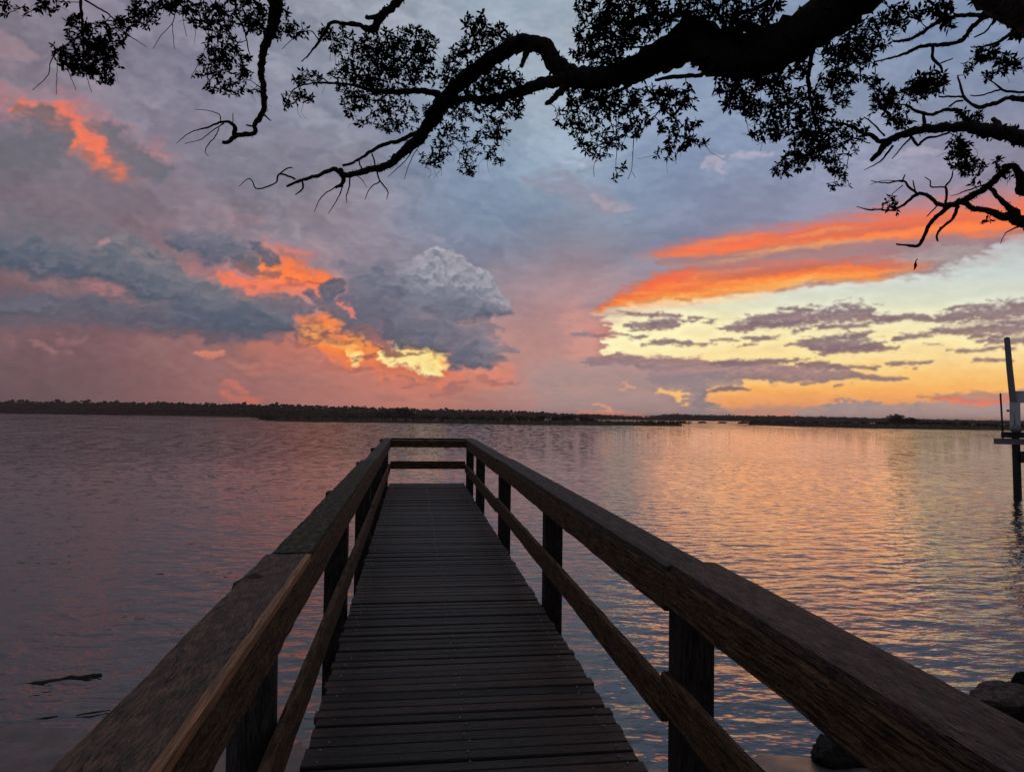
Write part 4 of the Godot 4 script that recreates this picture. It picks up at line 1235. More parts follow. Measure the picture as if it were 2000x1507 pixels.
	for i in 41:
		var zz := lerpf(0.6, -3.10, i / 40.0)
		var w := 0.014 + 0.006 * fine.get_noise_2d(zz * 3.0, 2.0)
		var row := [Vector3(-0.424 - w, 0.8745, zz), Vector3(-0.4185, 0.8685 + 0.002 * fine.get_noise_2d(zz * 9.0, 7.0), zz), Vector3(-0.4175, 0.846, zz)]
		if i > 0:
			for j in 2: strip_.quad(prev[j], row[j], row[j + 1], prev[j + 1], Vector2(zz + 0.09, j * 0.03), Vector2(zz, j * 0.03), Vector2(zz, j * 0.03 + 0.03), Vector2(zz + 0.09, j * 0.03 + 0.03))
		prev = row
	var so := put("split_edge", strip_.mesh(), bare_m, dock)
	so.set_meta("label", "bare tan split edge of the near left cap board")
	for e in [[0.6, -3.9], [-3.905, -8.9], [-8.905, -13.98]]:
		ragged_board(dock, "rail_board", -0.462, -0.424, 0.682, 0.832, e[0], e[1], bark_m, g)
	for e in [[0.6, -2.2, 0.30], [-2.205, -8.2, 0.285], [-8.205, -13.98, 0.30]]:
		ragged_board(dock, "middle_rail", -0.466, -0.428, e[2] - 0.075, e[2] + 0.075, e[0], e[1], bark_m, g)
	# right side
	cap(dock, "cap_board", 1.030, 1.222, 0.846, 0.886, 0.6, -2.76, brown2_m, g, 0.003)
	cap(dock, "cap_board", 1.020, 1.205, 0.834, 0.872, -2.768, -8.62, grey_m, g, 0.005)
	cap(dock, "cap_board", 1.008, 1.192, 0.832, 0.868, -8.628, -14.02, grey_m, g, 0.005)
	for e in [[0.6, -2.78, 0.706, 0.844], [-2.785, -8.70, 0.680, 0.832], [-8.705, -13.98, 0.672, 0.830]]:
		ragged_board(dock, "rail_board", 1.012, 1.050, e[2], e[3], e[0], e[1], bark_m, g)
	for e in [[0.6, -2.80, 0.36], [-2.805, -8.70, 0.31], [-8.705, -13.98, 0.285]]:
		ragged_board(dock, "middle_rail", 1.010, 1.048, e[2] - 0.078, e[2] + 0.078, e[0], e[1], bark_m, g)
	# far end
	timber(dock, "cap_board", Vector3(-0.42, 0.836, -14.03), Vector3(1.000, 0.872, -13.86), grey_m)
	timber(dock, "rail_board", Vector3(-0.465, 0.70, -13.855), Vector3(1.03, 0.834, -13.817), bark_m)
	timber(dock, "middle_rail", Vector3(-0.425, 0.285, -13.855), Vector3(1.008, 0.435, -13.817), bark_m)

func timber(parent: Node, called: String, lo: Vector3, hi: Vector3, m: Material) -> MeshInstance3D:
	var s := Shape.new()
	s.box(lo - (lo + hi) * 0.5, hi - (lo + hi) * 0.5)
	var off := Vector2(rng.randf() * 3.0, rng.randf() * 3.0)
	for i in s.uv.size(): s.uv[i] += off
	var o := put(called, s.mesh(), m, parent)
	o.position = (lo + hi) * 0.5
	return o

func ragged_board(parent: Node, called: String, x0: float, x1: float, y0: float, y1: float, z0: float, z1: float, m: Material, g: RandomNumberGenerator) -> void:
	# an old board: its edges wander a little and its faces are worn uneven
	var s := Shape.new()
	var n := maxi(8, int((z0 - z1) / 0.06))
	var seed_ := g.randf() * 100.0
	var prev := []
	var u0 := g.randf() * 4.0
	for i in n + 1:
		var z := lerpf(z0, z1, float(i) / n)
		var t := fine.get_noise_2d(z * 1.5, seed_) * 0.004
		var b := fine.get_noise_2d(z * 2.0, seed_ + 9.0) * 0.006
		var sag := broad.get_noise_2d(z * 0.25, seed_ + 4.0) * 0.003
		var q := fine.get_noise_2d(z * 4.0, seed_ + 30.0) * 0.004
		var c := 0.007
		var ring := [Vector3(x0 + c, y1 + t + sag, z), Vector3(x1 - c, y1 + t + sag, z), Vector3(x1 + q, y1 - c + t + sag, z), Vector3(x1 + q * 0.5, (y0 + y1) * 0.5 + sag, z), Vector3(x1 - q, y0 + c + b + sag, z), Vector3(x1 - c, y0 + b + sag, z), Vector3(x0 + c, y0 + b + sag, z), Vector3(x0, y0 + c + b + sag, z), Vector3(x0, y1 - c + t + sag, z)]
		if i > 0:
			var run := 0.0
			var zz := (z0 - z1) / n
			for j in 9:
				var w: float = (ring[(j + 1) % 9] - ring[j]).length()
				s.quad(prev[j], ring[j], ring[(j + 1) % 9], prev[(j + 1) % 9], Vector2(u0 + (i - 1) * zz, run), Vector2(u0 + i * zz, run), Vector2(u0 + i * zz, run + w), Vector2(u0 + (i - 1) * zz, run + w))
				run += w
		else:
			for j in range(1, 8): s.quad(ring[0], ring[j], ring[j + 1], ring[0])
		prev = ring
	for j in range(1, 8): s.quad(prev[0], prev[j + 1], prev[j], prev[0])
	put(called, s.mesh(), m, parent)

func cap(parent: Node, called: String, x0: float, x1: float, y0: float, y1: float, z0: float, z1: float, m: Material, g: RandomNumberGenerator, wear: float) -> void:
	# a flat board with a slightly dished, worn top
	var s := Shape.new()
	var n := maxi(10, int((z0 - z1) / 0.05))
	var seed_ := g.randf() * 100.0
	var u0 := g.randf() * 4.0
	var prev := []
	for i in n + 1:
		var z := lerpf(z0, z1, float(i) / n)
		var ring := []
		var e0 := fine.get_noise_2d(z * 2.5, seed_) * wear
		var e1 := fine.get_noise_2d(z * 2.5, seed_ + 20.0) * wear * 0.5
		for k in 7:
			var f := k / 6.0
			var y := y1 - 0.004 * (1.0 - pow(absf(f - 0.5) * 2.0, 2.0)) + fine.get_noise_2d(z * 3.0, seed_ + f * 6.0) * wear * 0.35
			if k == 0 or k == 6: y -= 0.006
			ring.append(Vector3(lerpf(x0 + e0, x1 + e1, f), y, z))
		ring.append(Vector3(x1 + e1, y0, z))
		ring.append(Vector3(x0 + e0, y0, z))
		if i > 0:
			var run := 0.0
			var zz := (z0 - z1) / n
			for j in 9:
				var w: float = (ring[(j + 1) % 9] - ring[j]).length()
				s.quad(prev[j], ring[j], ring[(j + 1) % 9], prev[(j + 1) % 9], Vector2(u0 + (i - 1) * zz, run), Vector2(u0 + i * zz, run), Vector2(u0 + i * zz, run + w), Vector2(u0 + (i - 1) * zz, run + w))
				run += w
		else:
			for j in range(1, 8): s.quad(ring[0], ring[j], ring[j + 1], ring[0])
		prev = ring
	for j in range(1, 8): s.quad(prev[0], prev[j + 1], prev[j], prev[0])
	put(called, s.mesh(), m, parent)

func moss_image() -> Array:                          # lichen crust, and old bark-brown wood with pale lichen flakes
	var w := 512
	var h := 256
	var im := Image.create(w, h, false, Image.FORMAT_RGB8)
	var hi := Image.create(w, h, false, Image.FORMAT_L8)
	var im2 := Image.create(w, h, false, Image.FORMAT_RGB8)
	var hi2 := Image.create(w, h, false, Image.FORMAT_L8)
	for y in h:
		for x in w:
			var u := float(x) / w
			var v := float(y) / h
			var f := smoothstep(0.8, 1.0, u)
			var q := [0.0, 0.0, 0.0, 0.0]
			for p in 2:
				var uu := u - p
				var wt := (1.0 - f) if p == 0 else f
				if wt <= 0.0: continue
				q[0] += wt * fine.get_noise_2d(uu * 60.0, v * 30.0)
				q[1] += wt * fine.get_noise_2d(uu * 14.0 + 5.0, v * 8.0)
				q[2] += wt * fine.get_noise_2d(uu * 8.0 + 70.0, v * 34.0)
				q[3] += wt * broad.get_noise_2d(uu * 7.0 + 33.0, v * 7.0 + 8.0)
			var g: float = clampf(0.66 + 0.34 * q[0] + 0.25 * q[1], 0.08, 1.0)
			im.set_pixel(x, y, Color(g, g, g * 0.92).lerp(Color(g * 1.0, g * 0.74, g * 0.56), smoothstep(0.0, 0.35, q[3] + 0.3 * q[0])))
			hi.set_pixel(x, y, Color.WHITE * clampf(0.5 + 0.4 * q[0], 0.0, 1.0))
			var vein := 1.0 - smoothstep(0.02, 0.09, absf(q[3] + 0.12 * q[0]))
			var flake := vein * smoothstep(-0.1, 0.3, q[1])
			var c := Color(0.78, 0.72, 0.62) * clampf(0.78 + 0.30 * q[2] + 0.12 * q[0] + 0.22 * q[1], 0.08, 1.0)
			c = c.lerp(Color(1.0, 0.99, 0.94) * clampf(0.75 + 0.3 * q[0], 0.3, 1.0), flake * 0.6)
			var dark := smoothstep(0.30, 0.55, -q[2] + 0.2 * q[0])
			c = c.lerp(Color(0.34, 0.30, 0.26), dark * 0.6)
			im2.set_pixel(x, y, c)
			hi2.set_pixel(x, y, Color.WHITE * clampf(0.45 + 0.2 * q[2] + 0.2 * q[0] + 0.2 * flake - 0.3 * dark, 0.0, 1.0))
	return [im, hi, im2, hi2]

# ---------------------------------------------------------------- boat lift at the right edge
func build_boat_lift() -> void:
	var foot := on_water(1986, 968)
	var dist := (foot - EYE).dot(cam_fwd)
	var o := base("boat_lift", Vector3(foot.x, 0, foot.z))
	tag(o, "boat lift with a tall leaning timber piling and cross beams standing in the river", "boat lift")
	var away := Vector3(foot.x, 0, foot.z).normalized()
	var side := away.cross(Vector3.UP)
	var px := dist / LENS
	var rise := func(py: float) -> float: return (968.0 - py) * px
	var pile_m := plain(albedo(0.16, 0.155, 0.15), 0.85)
	var dark_m := plain(albedo(0.035, 0.033, 0.03), 0.9)
	var pale_m := plain(albedo(0.42, 0.42, 0.42), 0.55)
	var s := Shape.new()
	var at := func(x: float, py: float) -> Vector3: return side * ((x - 1986.0) * px) + Vector3.UP * rise.call(py)
	s.tube(PackedVector3Array([at.call(1987, 874), at.call(1984, 790), at.call(1979, 720), at.call(1975.5, 658)]), PackedFloat32Array([6.6 * px, 5.8 * px, 5.4 * px, 5.0 * px]), 14, 0.03, fine)
	put("piling", s.mesh(), pile_m, o)
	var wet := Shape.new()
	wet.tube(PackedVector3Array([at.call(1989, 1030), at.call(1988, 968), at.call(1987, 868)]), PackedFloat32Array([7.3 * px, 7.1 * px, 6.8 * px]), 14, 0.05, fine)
	put("piling_foot", wet.mesh(), plain(albedo(0.02, 0.02, 0.017), 0.8), o).set_meta("label", "wet foot of the piling with shade painted into its dark colour")  # near-black colour holds both the wet and the shade below the walkway
	var pieces := [["motor_mount", 1977.5, 1995, 786, 842, pale_m, 0.26, -0.02], ["top_beam", 1984.5, 2110, 763, 786, pale_m, 0.34, -0.30], ["cradle_beam", 1963, 2110, 844, 855, dark_m, 0.5, 0.0], ["walkway_beam", 1951, 2110, 857, 868, pile_m, 0.6, -0.12], ["lower_beam", 1994, 2110, 881, 903, dark_m, 0.3, 0.1]]
	for p in pieces:
		var b := Shape.new()
		var lo: Vector3 = at.call(p[1], p[4])
		var hi: Vector3 = at.call(p[2], p[3])
		b.beam((lo + hi) * 0.5 - away * p[7], Vector3(side.dot(hi - lo), hi.y - lo.y, p[6]), Basis(side, Vector3.UP, side.cross(Vector3.UP)))
		put(p[0], b.mesh(), p[5], o)
	var pole := Shape.new()
	pole.tube(PackedVector3Array([at.call(1966, 858), at.call(1965, 820), at.call(1963.2, 768)]), PackedFloat32Array([1.7 * px, 1.7 * px, 1.7 * px]), 8)
	put("guide_pole", pole.mesh(), dark_m, o)
	var sheave := Shape.new()
	sheave.tube(PackedVector3Array([at.call(1988, 838) - away * 0.1, at.call(1988, 838) - away * 0.42]), PackedFloat32Array([9.0 * px, 9.0 * px]), 14)
	put("cable_drum", sheave.mesh(), pile_m, o)
	var bolt := Shape.new()
	bolt.tube(PackedVector3Array([at.call(1975, 802) - away * 0.1, at.call(1975, 802) - away * 0.3]), PackedFloat32Array([2.6 * px, 2.6 * px]), 8)
	put("bolt", bolt.mesh(), pile_m, o)
	var far := Shape.new()
	far.tube(PackedVector3Array([at.call(2104, 1030), at.call(2103, 900), at.call(2101, 700)]), PackedFloat32Array([7.2 * px, 6.6 * px, 5.6 * px]), 14, 0.03, fine)
	put("piling", far.mesh(), pile_m, o)

# ---------------------------------------------------------------- the live oak
# Limbs: [px, py, thickness in px] along the limb and its distance in metres at the first and last point.
var bone_px := PackedVector2Array()
var bone_far := PackedFloat32Array()
var cells := {}
var tufts := []

func bone(p: Vector2, far: float) -> void:
	var c := Vector2i(int(floor(p.x / 40.0)), int(floor(p.y / 40.0)))
	if not cells.has(c): cells[c] = PackedInt32Array()
	cells[c].append(bone_px.size())
	bone_px.append(p)
	bone_far.append(far)

func nearest_bone(p: Vector2) -> int:
	var c := Vector2i(int(floor(p.x / 40.0)), int(floor(p.y / 40.0)))
	var best := -1
	var bd := 1e18
	for ring in 14:
		for dx in range(-ring, ring + 1):
			for dy in range(-ring, ring + 1):
				if maxi(absi(dx), absi(dy)) != ring: continue
				for i in cells.get(c + Vector2i(dx, dy), PackedInt32Array()):
					var d := bone_px[i].distance_squared_to(p)
					if d < bd:
						bd = d
						best = i
		if best >= 0 and sqrt(bd) < ring * 40.0: break
	return best

func limb(s: Shape, pts: Array, d0: float, d1: float, rough := 0.25, root: Array = []) -> void:
	var total := 0.0
	var runs := [0.0]
	for i in range(1, pts.size()):
		total += Vector2(pts[i][0] - pts[i - 1][0], pts[i][1] - pts[i - 1][1]).length()
		runs.append(total)
	var v := PackedVector3Array()
	var r := PackedFloat32Array()
	for w in root:
		v.append(w[0])
		r.append(w[1])
	for i in range(pts.size()):
		var last := i == pts.size() - 1
		var steps := 1 if last else clampi(int((runs[i + 1] - runs[i]) / maxf(4.0, pts[i][2] * 0.14)), 1, 20)
		for k in steps:
			var t := float(k) / steps
			var a: Array = pts[maxi(i - 1, 0)]
			var b: Array = pts[i]
			var c: Array = pts[mini(i + 1, pts.size() - 1)]
			var e: Array = pts[mini(i + 2, pts.size() - 1)]
			var p := Vector2(b[0], b[1]).cubic_interpolate(Vector2(c[0], c[1]), Vector2(a[0], a[1]), Vector2(e[0], e[1]), t)
			var wd := lerpf(b[2], c[2], t)
			var f: float = lerpf(runs[i], runs[mini(i + 1, runs.size() - 1)], t) / maxf(total, 1.0)
			var far := lerpf(d0, d1, f)
			p += Vector2(fine.get_noise_2d(p.x * 0.06, p.y * 0.06), fine.get_noise_2d(p.x * 0.06 + 40.0, p.y * 0.06)) * minf(4.0, 0.8 + wd * 0.12)
			v.append(at_range(p.x, p.y, far))
			r.append(maxf(0.0016, wd * 0.5 * far * toward(p.x, p.y).dot(cam_fwd) / LENS))
			bone(p, far)
	if pts[0][2] > 9:
		for i in range(1, v.size()):
			for k in int(2 + r[i] * 60.0):
				var ax := (v[i] - v[i - 1]).normalized()
				var out := Vector3(rng.randfn(), rng.randfn(), rng.randfn())
				out = (out - ax * out.dot(ax)).normalized()
				tufts.append([v[i].lerp(v[i - 1], rng.randf()) + out * r[i] * 0.96, (out + ax * rng.randf_range(-0.7, 0.7)).normalized(), clampf(r[i] * 0.5, 0.008, 0.022)])
	s.tube(v, r, 14 if pts[0][2] > 20 else (9 if pts[0][2] > 5 else 5), rough, fine)

func leaf(s: Shape, p: Vector3, dir: Vector3, up: Vector3, l: float, w: float, tone: Color) -> void:
	var side := dir.cross(up).normalized()
	var nn := side.cross(dir).normalized()
	var k := s.v.size()
	var mid := p + dir * l * 0.52 - nn * w * 0.12
	s.v.append_array([p, mid + side * w * 0.5 + nn * w * 0.14, p + dir * l - nn * w * 0.2, mid - side * w * 0.5 + nn * w * 0.14, mid])
	s.n.append_array([nn, (nn - side * 0.3).normalized(), nn, (nn + side * 0.3).normalized(), nn])
	s.uv.append_array([Vector2.ZERO, Vector2.ZERO, Vector2.ZERO, Vector2.ZERO, Vector2.ZERO])
	s.col.append_array([tone, tone, tone, tone, tone])
	s.ix.append_array([k, k + 1, k + 4, k + 1, k + 2, k + 4, k + 2, k + 3, k + 4, k + 3, k, k + 4])

func build_oak() -> void:
	var foot := Vector3(4.7, 0, -2.6)
	foot.y = ground_y(foot.x, foot.z) - 0.1
	var oak := base("live_oak", foot)
	tag(oak, "old live oak with gnarled dark limbs reaching over the dock", "tree")
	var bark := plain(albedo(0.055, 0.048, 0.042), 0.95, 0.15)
	var rough_im := Image.create(256, 256, false, Image.FORMAT_RGB8)
	for y in 256:
		for x in 256:
			var q := 0.7 + 0.35 * fine.get_noise_2d(x * 0.07, y * 0.07) + 0.15 * fine.get_noise_2d(x * 0.3, y * 0.3 + 50.0)
			rough_im.set_pixel(x, y, Color(q, q * 0.98, q * 0.93))
	bark.albedo_texture = ImageTexture.create_from_image(rough_im)
	bark.uv1_triplanar = true
	bark.uv1_scale = Vector3.ONE * 3.0
	var t := Shape.new()
	t.tube(PackedVector3Array([foot, foot + Vector3(-0.02, 0.35, 0), foot + Vector3(-0.06, 1.2, -0.02), foot + Vector3(-0.14, 2.2, -0.1), foot + Vector3(-0.22, 3.2, -0.15), foot + Vector3(-0.3, 4.2, -0.1), foot + Vector3(-0.1, 5.6, 0.2), foot + Vector3(0.4, 7.2, 0.6)]), PackedFloat32Array([0.72, 0.56, 0.48, 0.46, 0.45, 0.40, 0.28, 0.14]), 22, 0.22, fine)
	local(put("trunk", t.mesh(), bark, oak), foot)
	var joint := foot + Vector3(-0.25, 3.6, -0.15)
	var big := [
		[[[1760, -90, 100], [1700, -40, 94], [1634, 18, 88], [1580, 56, 85], [1526, 88, 84], [1460, 108, 82], [1400, 100, 84], [1353, 78, 72], [1292, 108, 58], [1239, 135, 48], [1186, 150, 42], [1146, 154, 40], [1111, 148, 42], [1088, 127, 35], [1066, 96, 30], [1040, 83, 28], [1008, 88, 28], [970, 108, 29], [928, 138, 28], [895, 166, 26], [865, 198, 27], [847, 228, 28], [823, 264, 23], [784, 300, 16], [754, 324, 14], [718, 331, 12], [676, 342, 10], [652, 330, 8], [622, 342, 7], [589, 351, 6], [559, 364, 4]], 4.4, 7.2, [[joint, 0.34], [joint.lerp(at_range(1760, -90, 4.4), 0.5) + Vector3(0, 0.25, 0), 0.22]]],
		[[[1118, 152, 30], [1066, 162, 21], [1027, 174, 21], [1000, 183, 18], [955, 195, 16], [910, 192, 14], [880, 196, 13], [850, 182, 12], [814, 177, 11], [775, 180, 9], [730, 177, 8], [685, 165, 5], [640, 162, 4], [604, 163, 3], [574, 174, 2], [562, 198, 1.5]], 5.75, 6.9, []],
		[[[2120, 30, 96], [2030, 12, 90], [1965, -14, 84], [1905, -60, 80], [1850, -150, 74], [1700, -260, 60], [1400, -300, 50], [1050, -230, 40], [850, -110, 30], [778, 0, 17], [748, 27, 14], [727, 57, 14], [700, 48, 9], [670, 45, 7], [646, 44, 6], [637, 57, 6], [622, 81, 5], [607, 102, 3], [589, 120, 2]], 3.3, 6.8, [[joint + Vector3(0.05, 0.5, 0.1), 0.26]]],
		[[[900, -150, 34], [700, -150, 32], [580, -80, 29], [540, -6, 25], [538, 28, 22], [526, 70, 17], [515, 98, 14], [510, 140, 12], [515, 182, 11], [514, 218, 11], [498, 241, 10], [497, 259, 9], [473, 262, 9], [456, 266, 9], [448, 277, 8], [435, 277, 6]], 5.6, 6.4, []],
		[[[2260, 230, 50], [2140, 280, 40], [2060, 285, 34], [2000, 271, 29], [1974, 261, 26], [1927, 254, 25], [1891, 247, 21], [1843, 249, 17], [1795, 254, 16], [1759, 264, 15], [1731, 280, 13], [1716, 299, 10], [1702, 313, 7]], 5.6, 6.6, [[joint + Vector3(0, -0.2, -0.1), 0.24]]],
		[[[2220, 380, 50], [2100, 440, 36], [2000, 432, 23], [1974, 421, 18], [1951, 421, 13], [1927, 409, 11], [1903, 407, 10], [1886, 396, 10], [1872, 394, 10]], 5.6, 6.4, [[joint + Vector3(-0.05, -0.7, -0.1), 0.24]]],
		[[[700, -140, 30], [420, -110, 22], [250, -70, 14], [165, -30, 8], [157, -3, 6], [160, 42, 5], [162, 84, 4], [165, 112, 3]], 6.0, 6.6, []]]
	for b in big:
		var s := Shape.new()
		limb(s, b[0], b[1], b[2], 0.42, b[3])
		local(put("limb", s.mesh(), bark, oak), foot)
	var mid := [
		[[[2060, 350, 20], [2000, 376, 17], [1994, 347, 16], [1989, 333, 14], [1979, 323, 12], [1960, 335, 13], [1936, 359, 13], [1915, 373, 13], [1879, 393, 14], [1855, 400, 10], [1833, 399, 8], [1821, 388, 7], [1805, 378, 6], [1788, 381, 6], [1769, 397, 5], [1745, 409, 4], [1716, 409, 3], [1697, 409, 3], [1673, 403, 1]], 6.1, 6.5],
		[[[1986, 416, 14], [1958, 393, 9], [1936, 367, 8]], 6.1, 6.3],
		[[[2060, 180, 16], [2000, 192, 12], [1970, 192, 8], [1946, 201, 8], [1910, 208, 7], [1886, 192, 5], [1877, 168, 4], [1871, 147, 2]], 6.6, 7.0],
		[[[1990, 55, 14], [1940, 30, 12], [1907, 30, 8], [1874, 30, 7], [1835, 42, 7], [1802, 63, 7], [1772, 78, 6], [1745, 80, 4]], 4.6, 5.8],
		[[[1935, 28, 12], [1922, 34, 10], [1898, 54, 9], [1880, 78, 8], [1844, 87, 8], [1811, 88, 7], [1784, 96, 6], [1760, 108, 5], [1709, 120, 2]], 4.9, 5.9],
		[[[2040, 40, 12], [1997, 57, 9], [1970, 69, 7], [1946, 84, 6], [1922, 90, 4], [1898, 92, 2]], 4.8, 5.6],
		[[[1736, 273, 10], [1719, 276, 9], [1704, 265, 8], [1688, 261, 7], [1664, 247, 6], [1640, 240, 4], [1610, 236, 3]], 6.5, 6.3],
		[[[1893, 240, 11], [1874, 218, 8], [1850, 213, 7], [1822, 223, 6], [1795, 218, 6], [1770, 205, 4]], 6.3, 6.5],
		[[[1855, 402, 9], [1821, 431, 8], [1807, 457, 7], [1795, 479, 6], [1774, 479, 5], [1751, 476, 3]], 6.4, 6.4],
		[[[1872, 402, 7], [1862, 426, 6], [1845, 440, 5], [1831, 457, 4], [1832, 471, 3]], 6.4, 6.3],
		[[[820, 255, 10], [784, 273, 8], [748, 282, 7], [718, 300, 6], [694, 315, 5], [670, 324, 5]], 6.75, 6.95],
		[[[1105, 165, 18], [1090, 183, 14], [1067, 203, 8]], 5.75, 5.65], [[[1031, 92, 14], [1026, 110, 11], [1017, 130, 8]], 5.9, 5.85],
		[[[456, 263, 8], [459, 249, 8], [448, 238, 6], [431, 238, 4], [403, 249, 3], [372, 258, 2], [344, 280, 1]], 6.4, 6.5],
		[[[664, 330, 10], [670, 354, 9], [655, 366, 5]], 7.0, 6.95],
		[[[1400, 125, 9], [1370, 146, 8], [1340, 148, 8], [1310, 150, 8], [1280, 156, 5]], 5.1, 5.2], [[[1240, 155, 9], [1215, 175, 7], [1190, 186, 5], [1150, 200, 3]], 5.45, 5.6],
		[[[1600, 70, 10], [1585, 110, 8], [1580, 160, 8], [1585, 205, 6], [1600, 250, 4]], 4.9, 5.3],
		[[[1420, 70, 10], [1440, 30, 9], [1480, 15, 8], [1540, -20, 8]], 5.0, 5.0], [[[1330, 70, 8], [1270, 90, 5], [1200, 92, 3]], 5.2, 5.4], [[[1360, 60, 7], [1330, 25, 5], [1290, 40, 4], [1240, 60, 3]], 5.2, 5.3], [[[1300, 100, 6], [1240, 110, 5], [1215, 120, 3], [1185, 118, 2]], 5.3, 5.5]]
	for b in mid:
		var s := Shape.new()
		limb(s, b[0], b[1], b[2], 0.42)
		local(put("branch", s.mesh(), bark, oak), foot)
	# the small bare twigs
	var tw := Shape.new()
	var small := [
		[[577, 350, 4], [562, 343, 4], [544, 340, 4], [538, 357, 3], [502, 368, 3], [487, 348, 2], [466, 365, 1]], [[544, 340, 3], [559, 329, 3], [571, 327, 2]], [[727, 300, 3], [733, 324, 3]], [[700, 312, 3], [706, 330, 3]],
		[[670, 357, 3], [650, 368, 2.5], [628, 384, 2], [613, 414, 1]], [[670, 363, 3], [658, 390, 2], [640, 417, 1]], [[682, 345, 3], [682, 362, 3], [676, 384, 2], [678, 396, 1]], [[736, 333, 3.5], [742, 354, 3], [757, 372, 2.5], [755, 390, 1]], [[742, 354, 3], [724, 366, 2], [712, 390, 1]],
		[[805, 294, 3], [790, 315, 2], [757, 345, 1]], [[589, 351, 4], [592, 366, 4], [577, 380, 2]], [[815, 290, 2], [800, 318, 1.5], [790, 350, 1]], [[690, 338, 2], [708, 352, 1.5], [716, 366, 1]],
		[[640, 160, 3], [622, 147, 2], [607, 141, 1.5]], [[745, 27, 10], [730, 34, 9], [715, 33, 8]], [[622, 78, 3], [607, 60, 2], [580, 69, 1.5], [550, 96, 1]],
		[[431, 241, 3], [428, 224, 2], [409, 216, 1.5], [381, 213, 1]], [[437, 241, 3], [414, 255, 2], [392, 272, 1.5], [361, 280, 1]], [[428, 250, 2], [420, 266, 2], [406, 283, 2], [400, 297, 1.5], [407, 305, 1]], [[454, 238, 2], [455, 221, 1.5]], [[515, 224, 4], [528, 235, 2]], [[496, 246, 4], [480, 244, 3]], [[510, 172, 3], [500, 165, 2]],
		[[165, 0, 4], [190, 14, 3.5], [216, 31, 3], [232, 53, 2.5], [244, 64, 2], [286, 92, 1]], [[162, 67, 3], [134, 84, 2.5], [112, 101, 2], [98, 120, 2], [92, 148, 1.5], [62, 176, 1]], [[112, 110, 1.5], [110, 150, 1.2], [109, 185, 1]], [[132, 137, 1.5], [148, 176, 1]], [[168, 146, 1.5], [178, 179, 1]],
		[[315, -30, 4], [311, 0, 3], [305, 25, 2.5], [280, 53, 2]], [[350, -20, 3], [342, 22, 2], [336, 45, 1.5], [316, 67, 1.2], [298, 95, 1]], [[336, 45, 1.5], [340, 95, 1]], [[356, 20, 1.5], [358, 45, 1], [364, 70, 1]], [[455, -30, 6], [459, 0, 5], [462, 28, 4], [476, 56, 3], [487, 106, 2]],
		[[1823, 93, 6], [1823, 114, 6], [1838, 129, 5], [1841, 141, 4]], [[1838, 123, 3], [1862, 114, 2]], [[1943, 36, 4], [1928, 60, 4], [1904, 72, 3]], [[1886, 189, 4], [1862, 188, 4], [1835, 189, 3]], [[2010, 180, 5], [1964, 177, 5], [1943, 162, 3], [1922, 150, 2]], [[1955, 174, 4], [1916, 186, 3], [1895, 186, 2]],
		[[1745, 285, 5], [1731, 302, 4], [1719, 316, 3], [1688, 332, 1]], [[1779, 264, 6], [1793, 283, 5], [1807, 271, 5], [1831, 266, 4], [1855, 258, 4]], [[1781, 268, 4], [1764, 285, 3], [1743, 310, 1.5]], [[1806, 247, 7], [1805, 225, 6]], [[1855, 208, 4], [1869, 197, 4], [1881, 197, 4]], [[1955, 250, 10], [1951, 242, 10], [1941, 233, 9]], [[1728, 265, 4], [1704, 240, 3], [1688, 228, 2]],
		[[1793, 378, 5], [1774, 364, 5], [1764, 352, 4], [1735, 357, 3], [1702, 353, 1.5]], [[1764, 351, 3], [1769, 341, 2]], [[1788, 371, 3], [1783, 352, 2]], [[1764, 361, 2], [1743, 379, 1.5]], [[1848, 396, 5], [1850, 371, 5], [1848, 364, 4], [1860, 345, 3], [1862, 333, 2]], [[1848, 365, 3], [1819, 364, 3], [1817, 352, 2], [1806, 346, 1.5]], [[1831, 402, 3], [1811, 422, 2]], [[1845, 442, 3], [1836, 444, 3]],
		[[1994, 440, 4], [1965, 455, 2], [1955, 476, 1]], [[1930, 357, 3], [1893, 371, 3], [1857, 383, 1]], [[1764, 355, 2], [1730, 352, 1.5], [1700, 360, 1]], [[1238, 262, 2], [1236, 300, 1.5], [1234, 330, 1.2], [1226, 350, 1]], [[1234, 335, 1], [1242, 348, 1]], [[1170, 300, 1.5], [1160, 325, 1], [1160, 345, 1]], [[1205, 290, 1.5], [1202, 330, 1]], [[1262, 170, 4], [1300, 215, 3], [1340, 250, 2], [1350, 268, 1.5]], [[1190, 195, 3], [1192, 230, 2.5], [1200, 262, 2]], [[1290, 215, 3], [1265, 240, 2.5], [1250, 262, 2]], [[1620, 240, 3], [1650, 262, 3], [1700, 280, 2]]]
	for b in small:
		var near := nearest_bone(Vector2(b[0][0], b[0][1]))
		var d := bone_far[near]
		limb(tw, b, d, d + 0.12, 0.2)
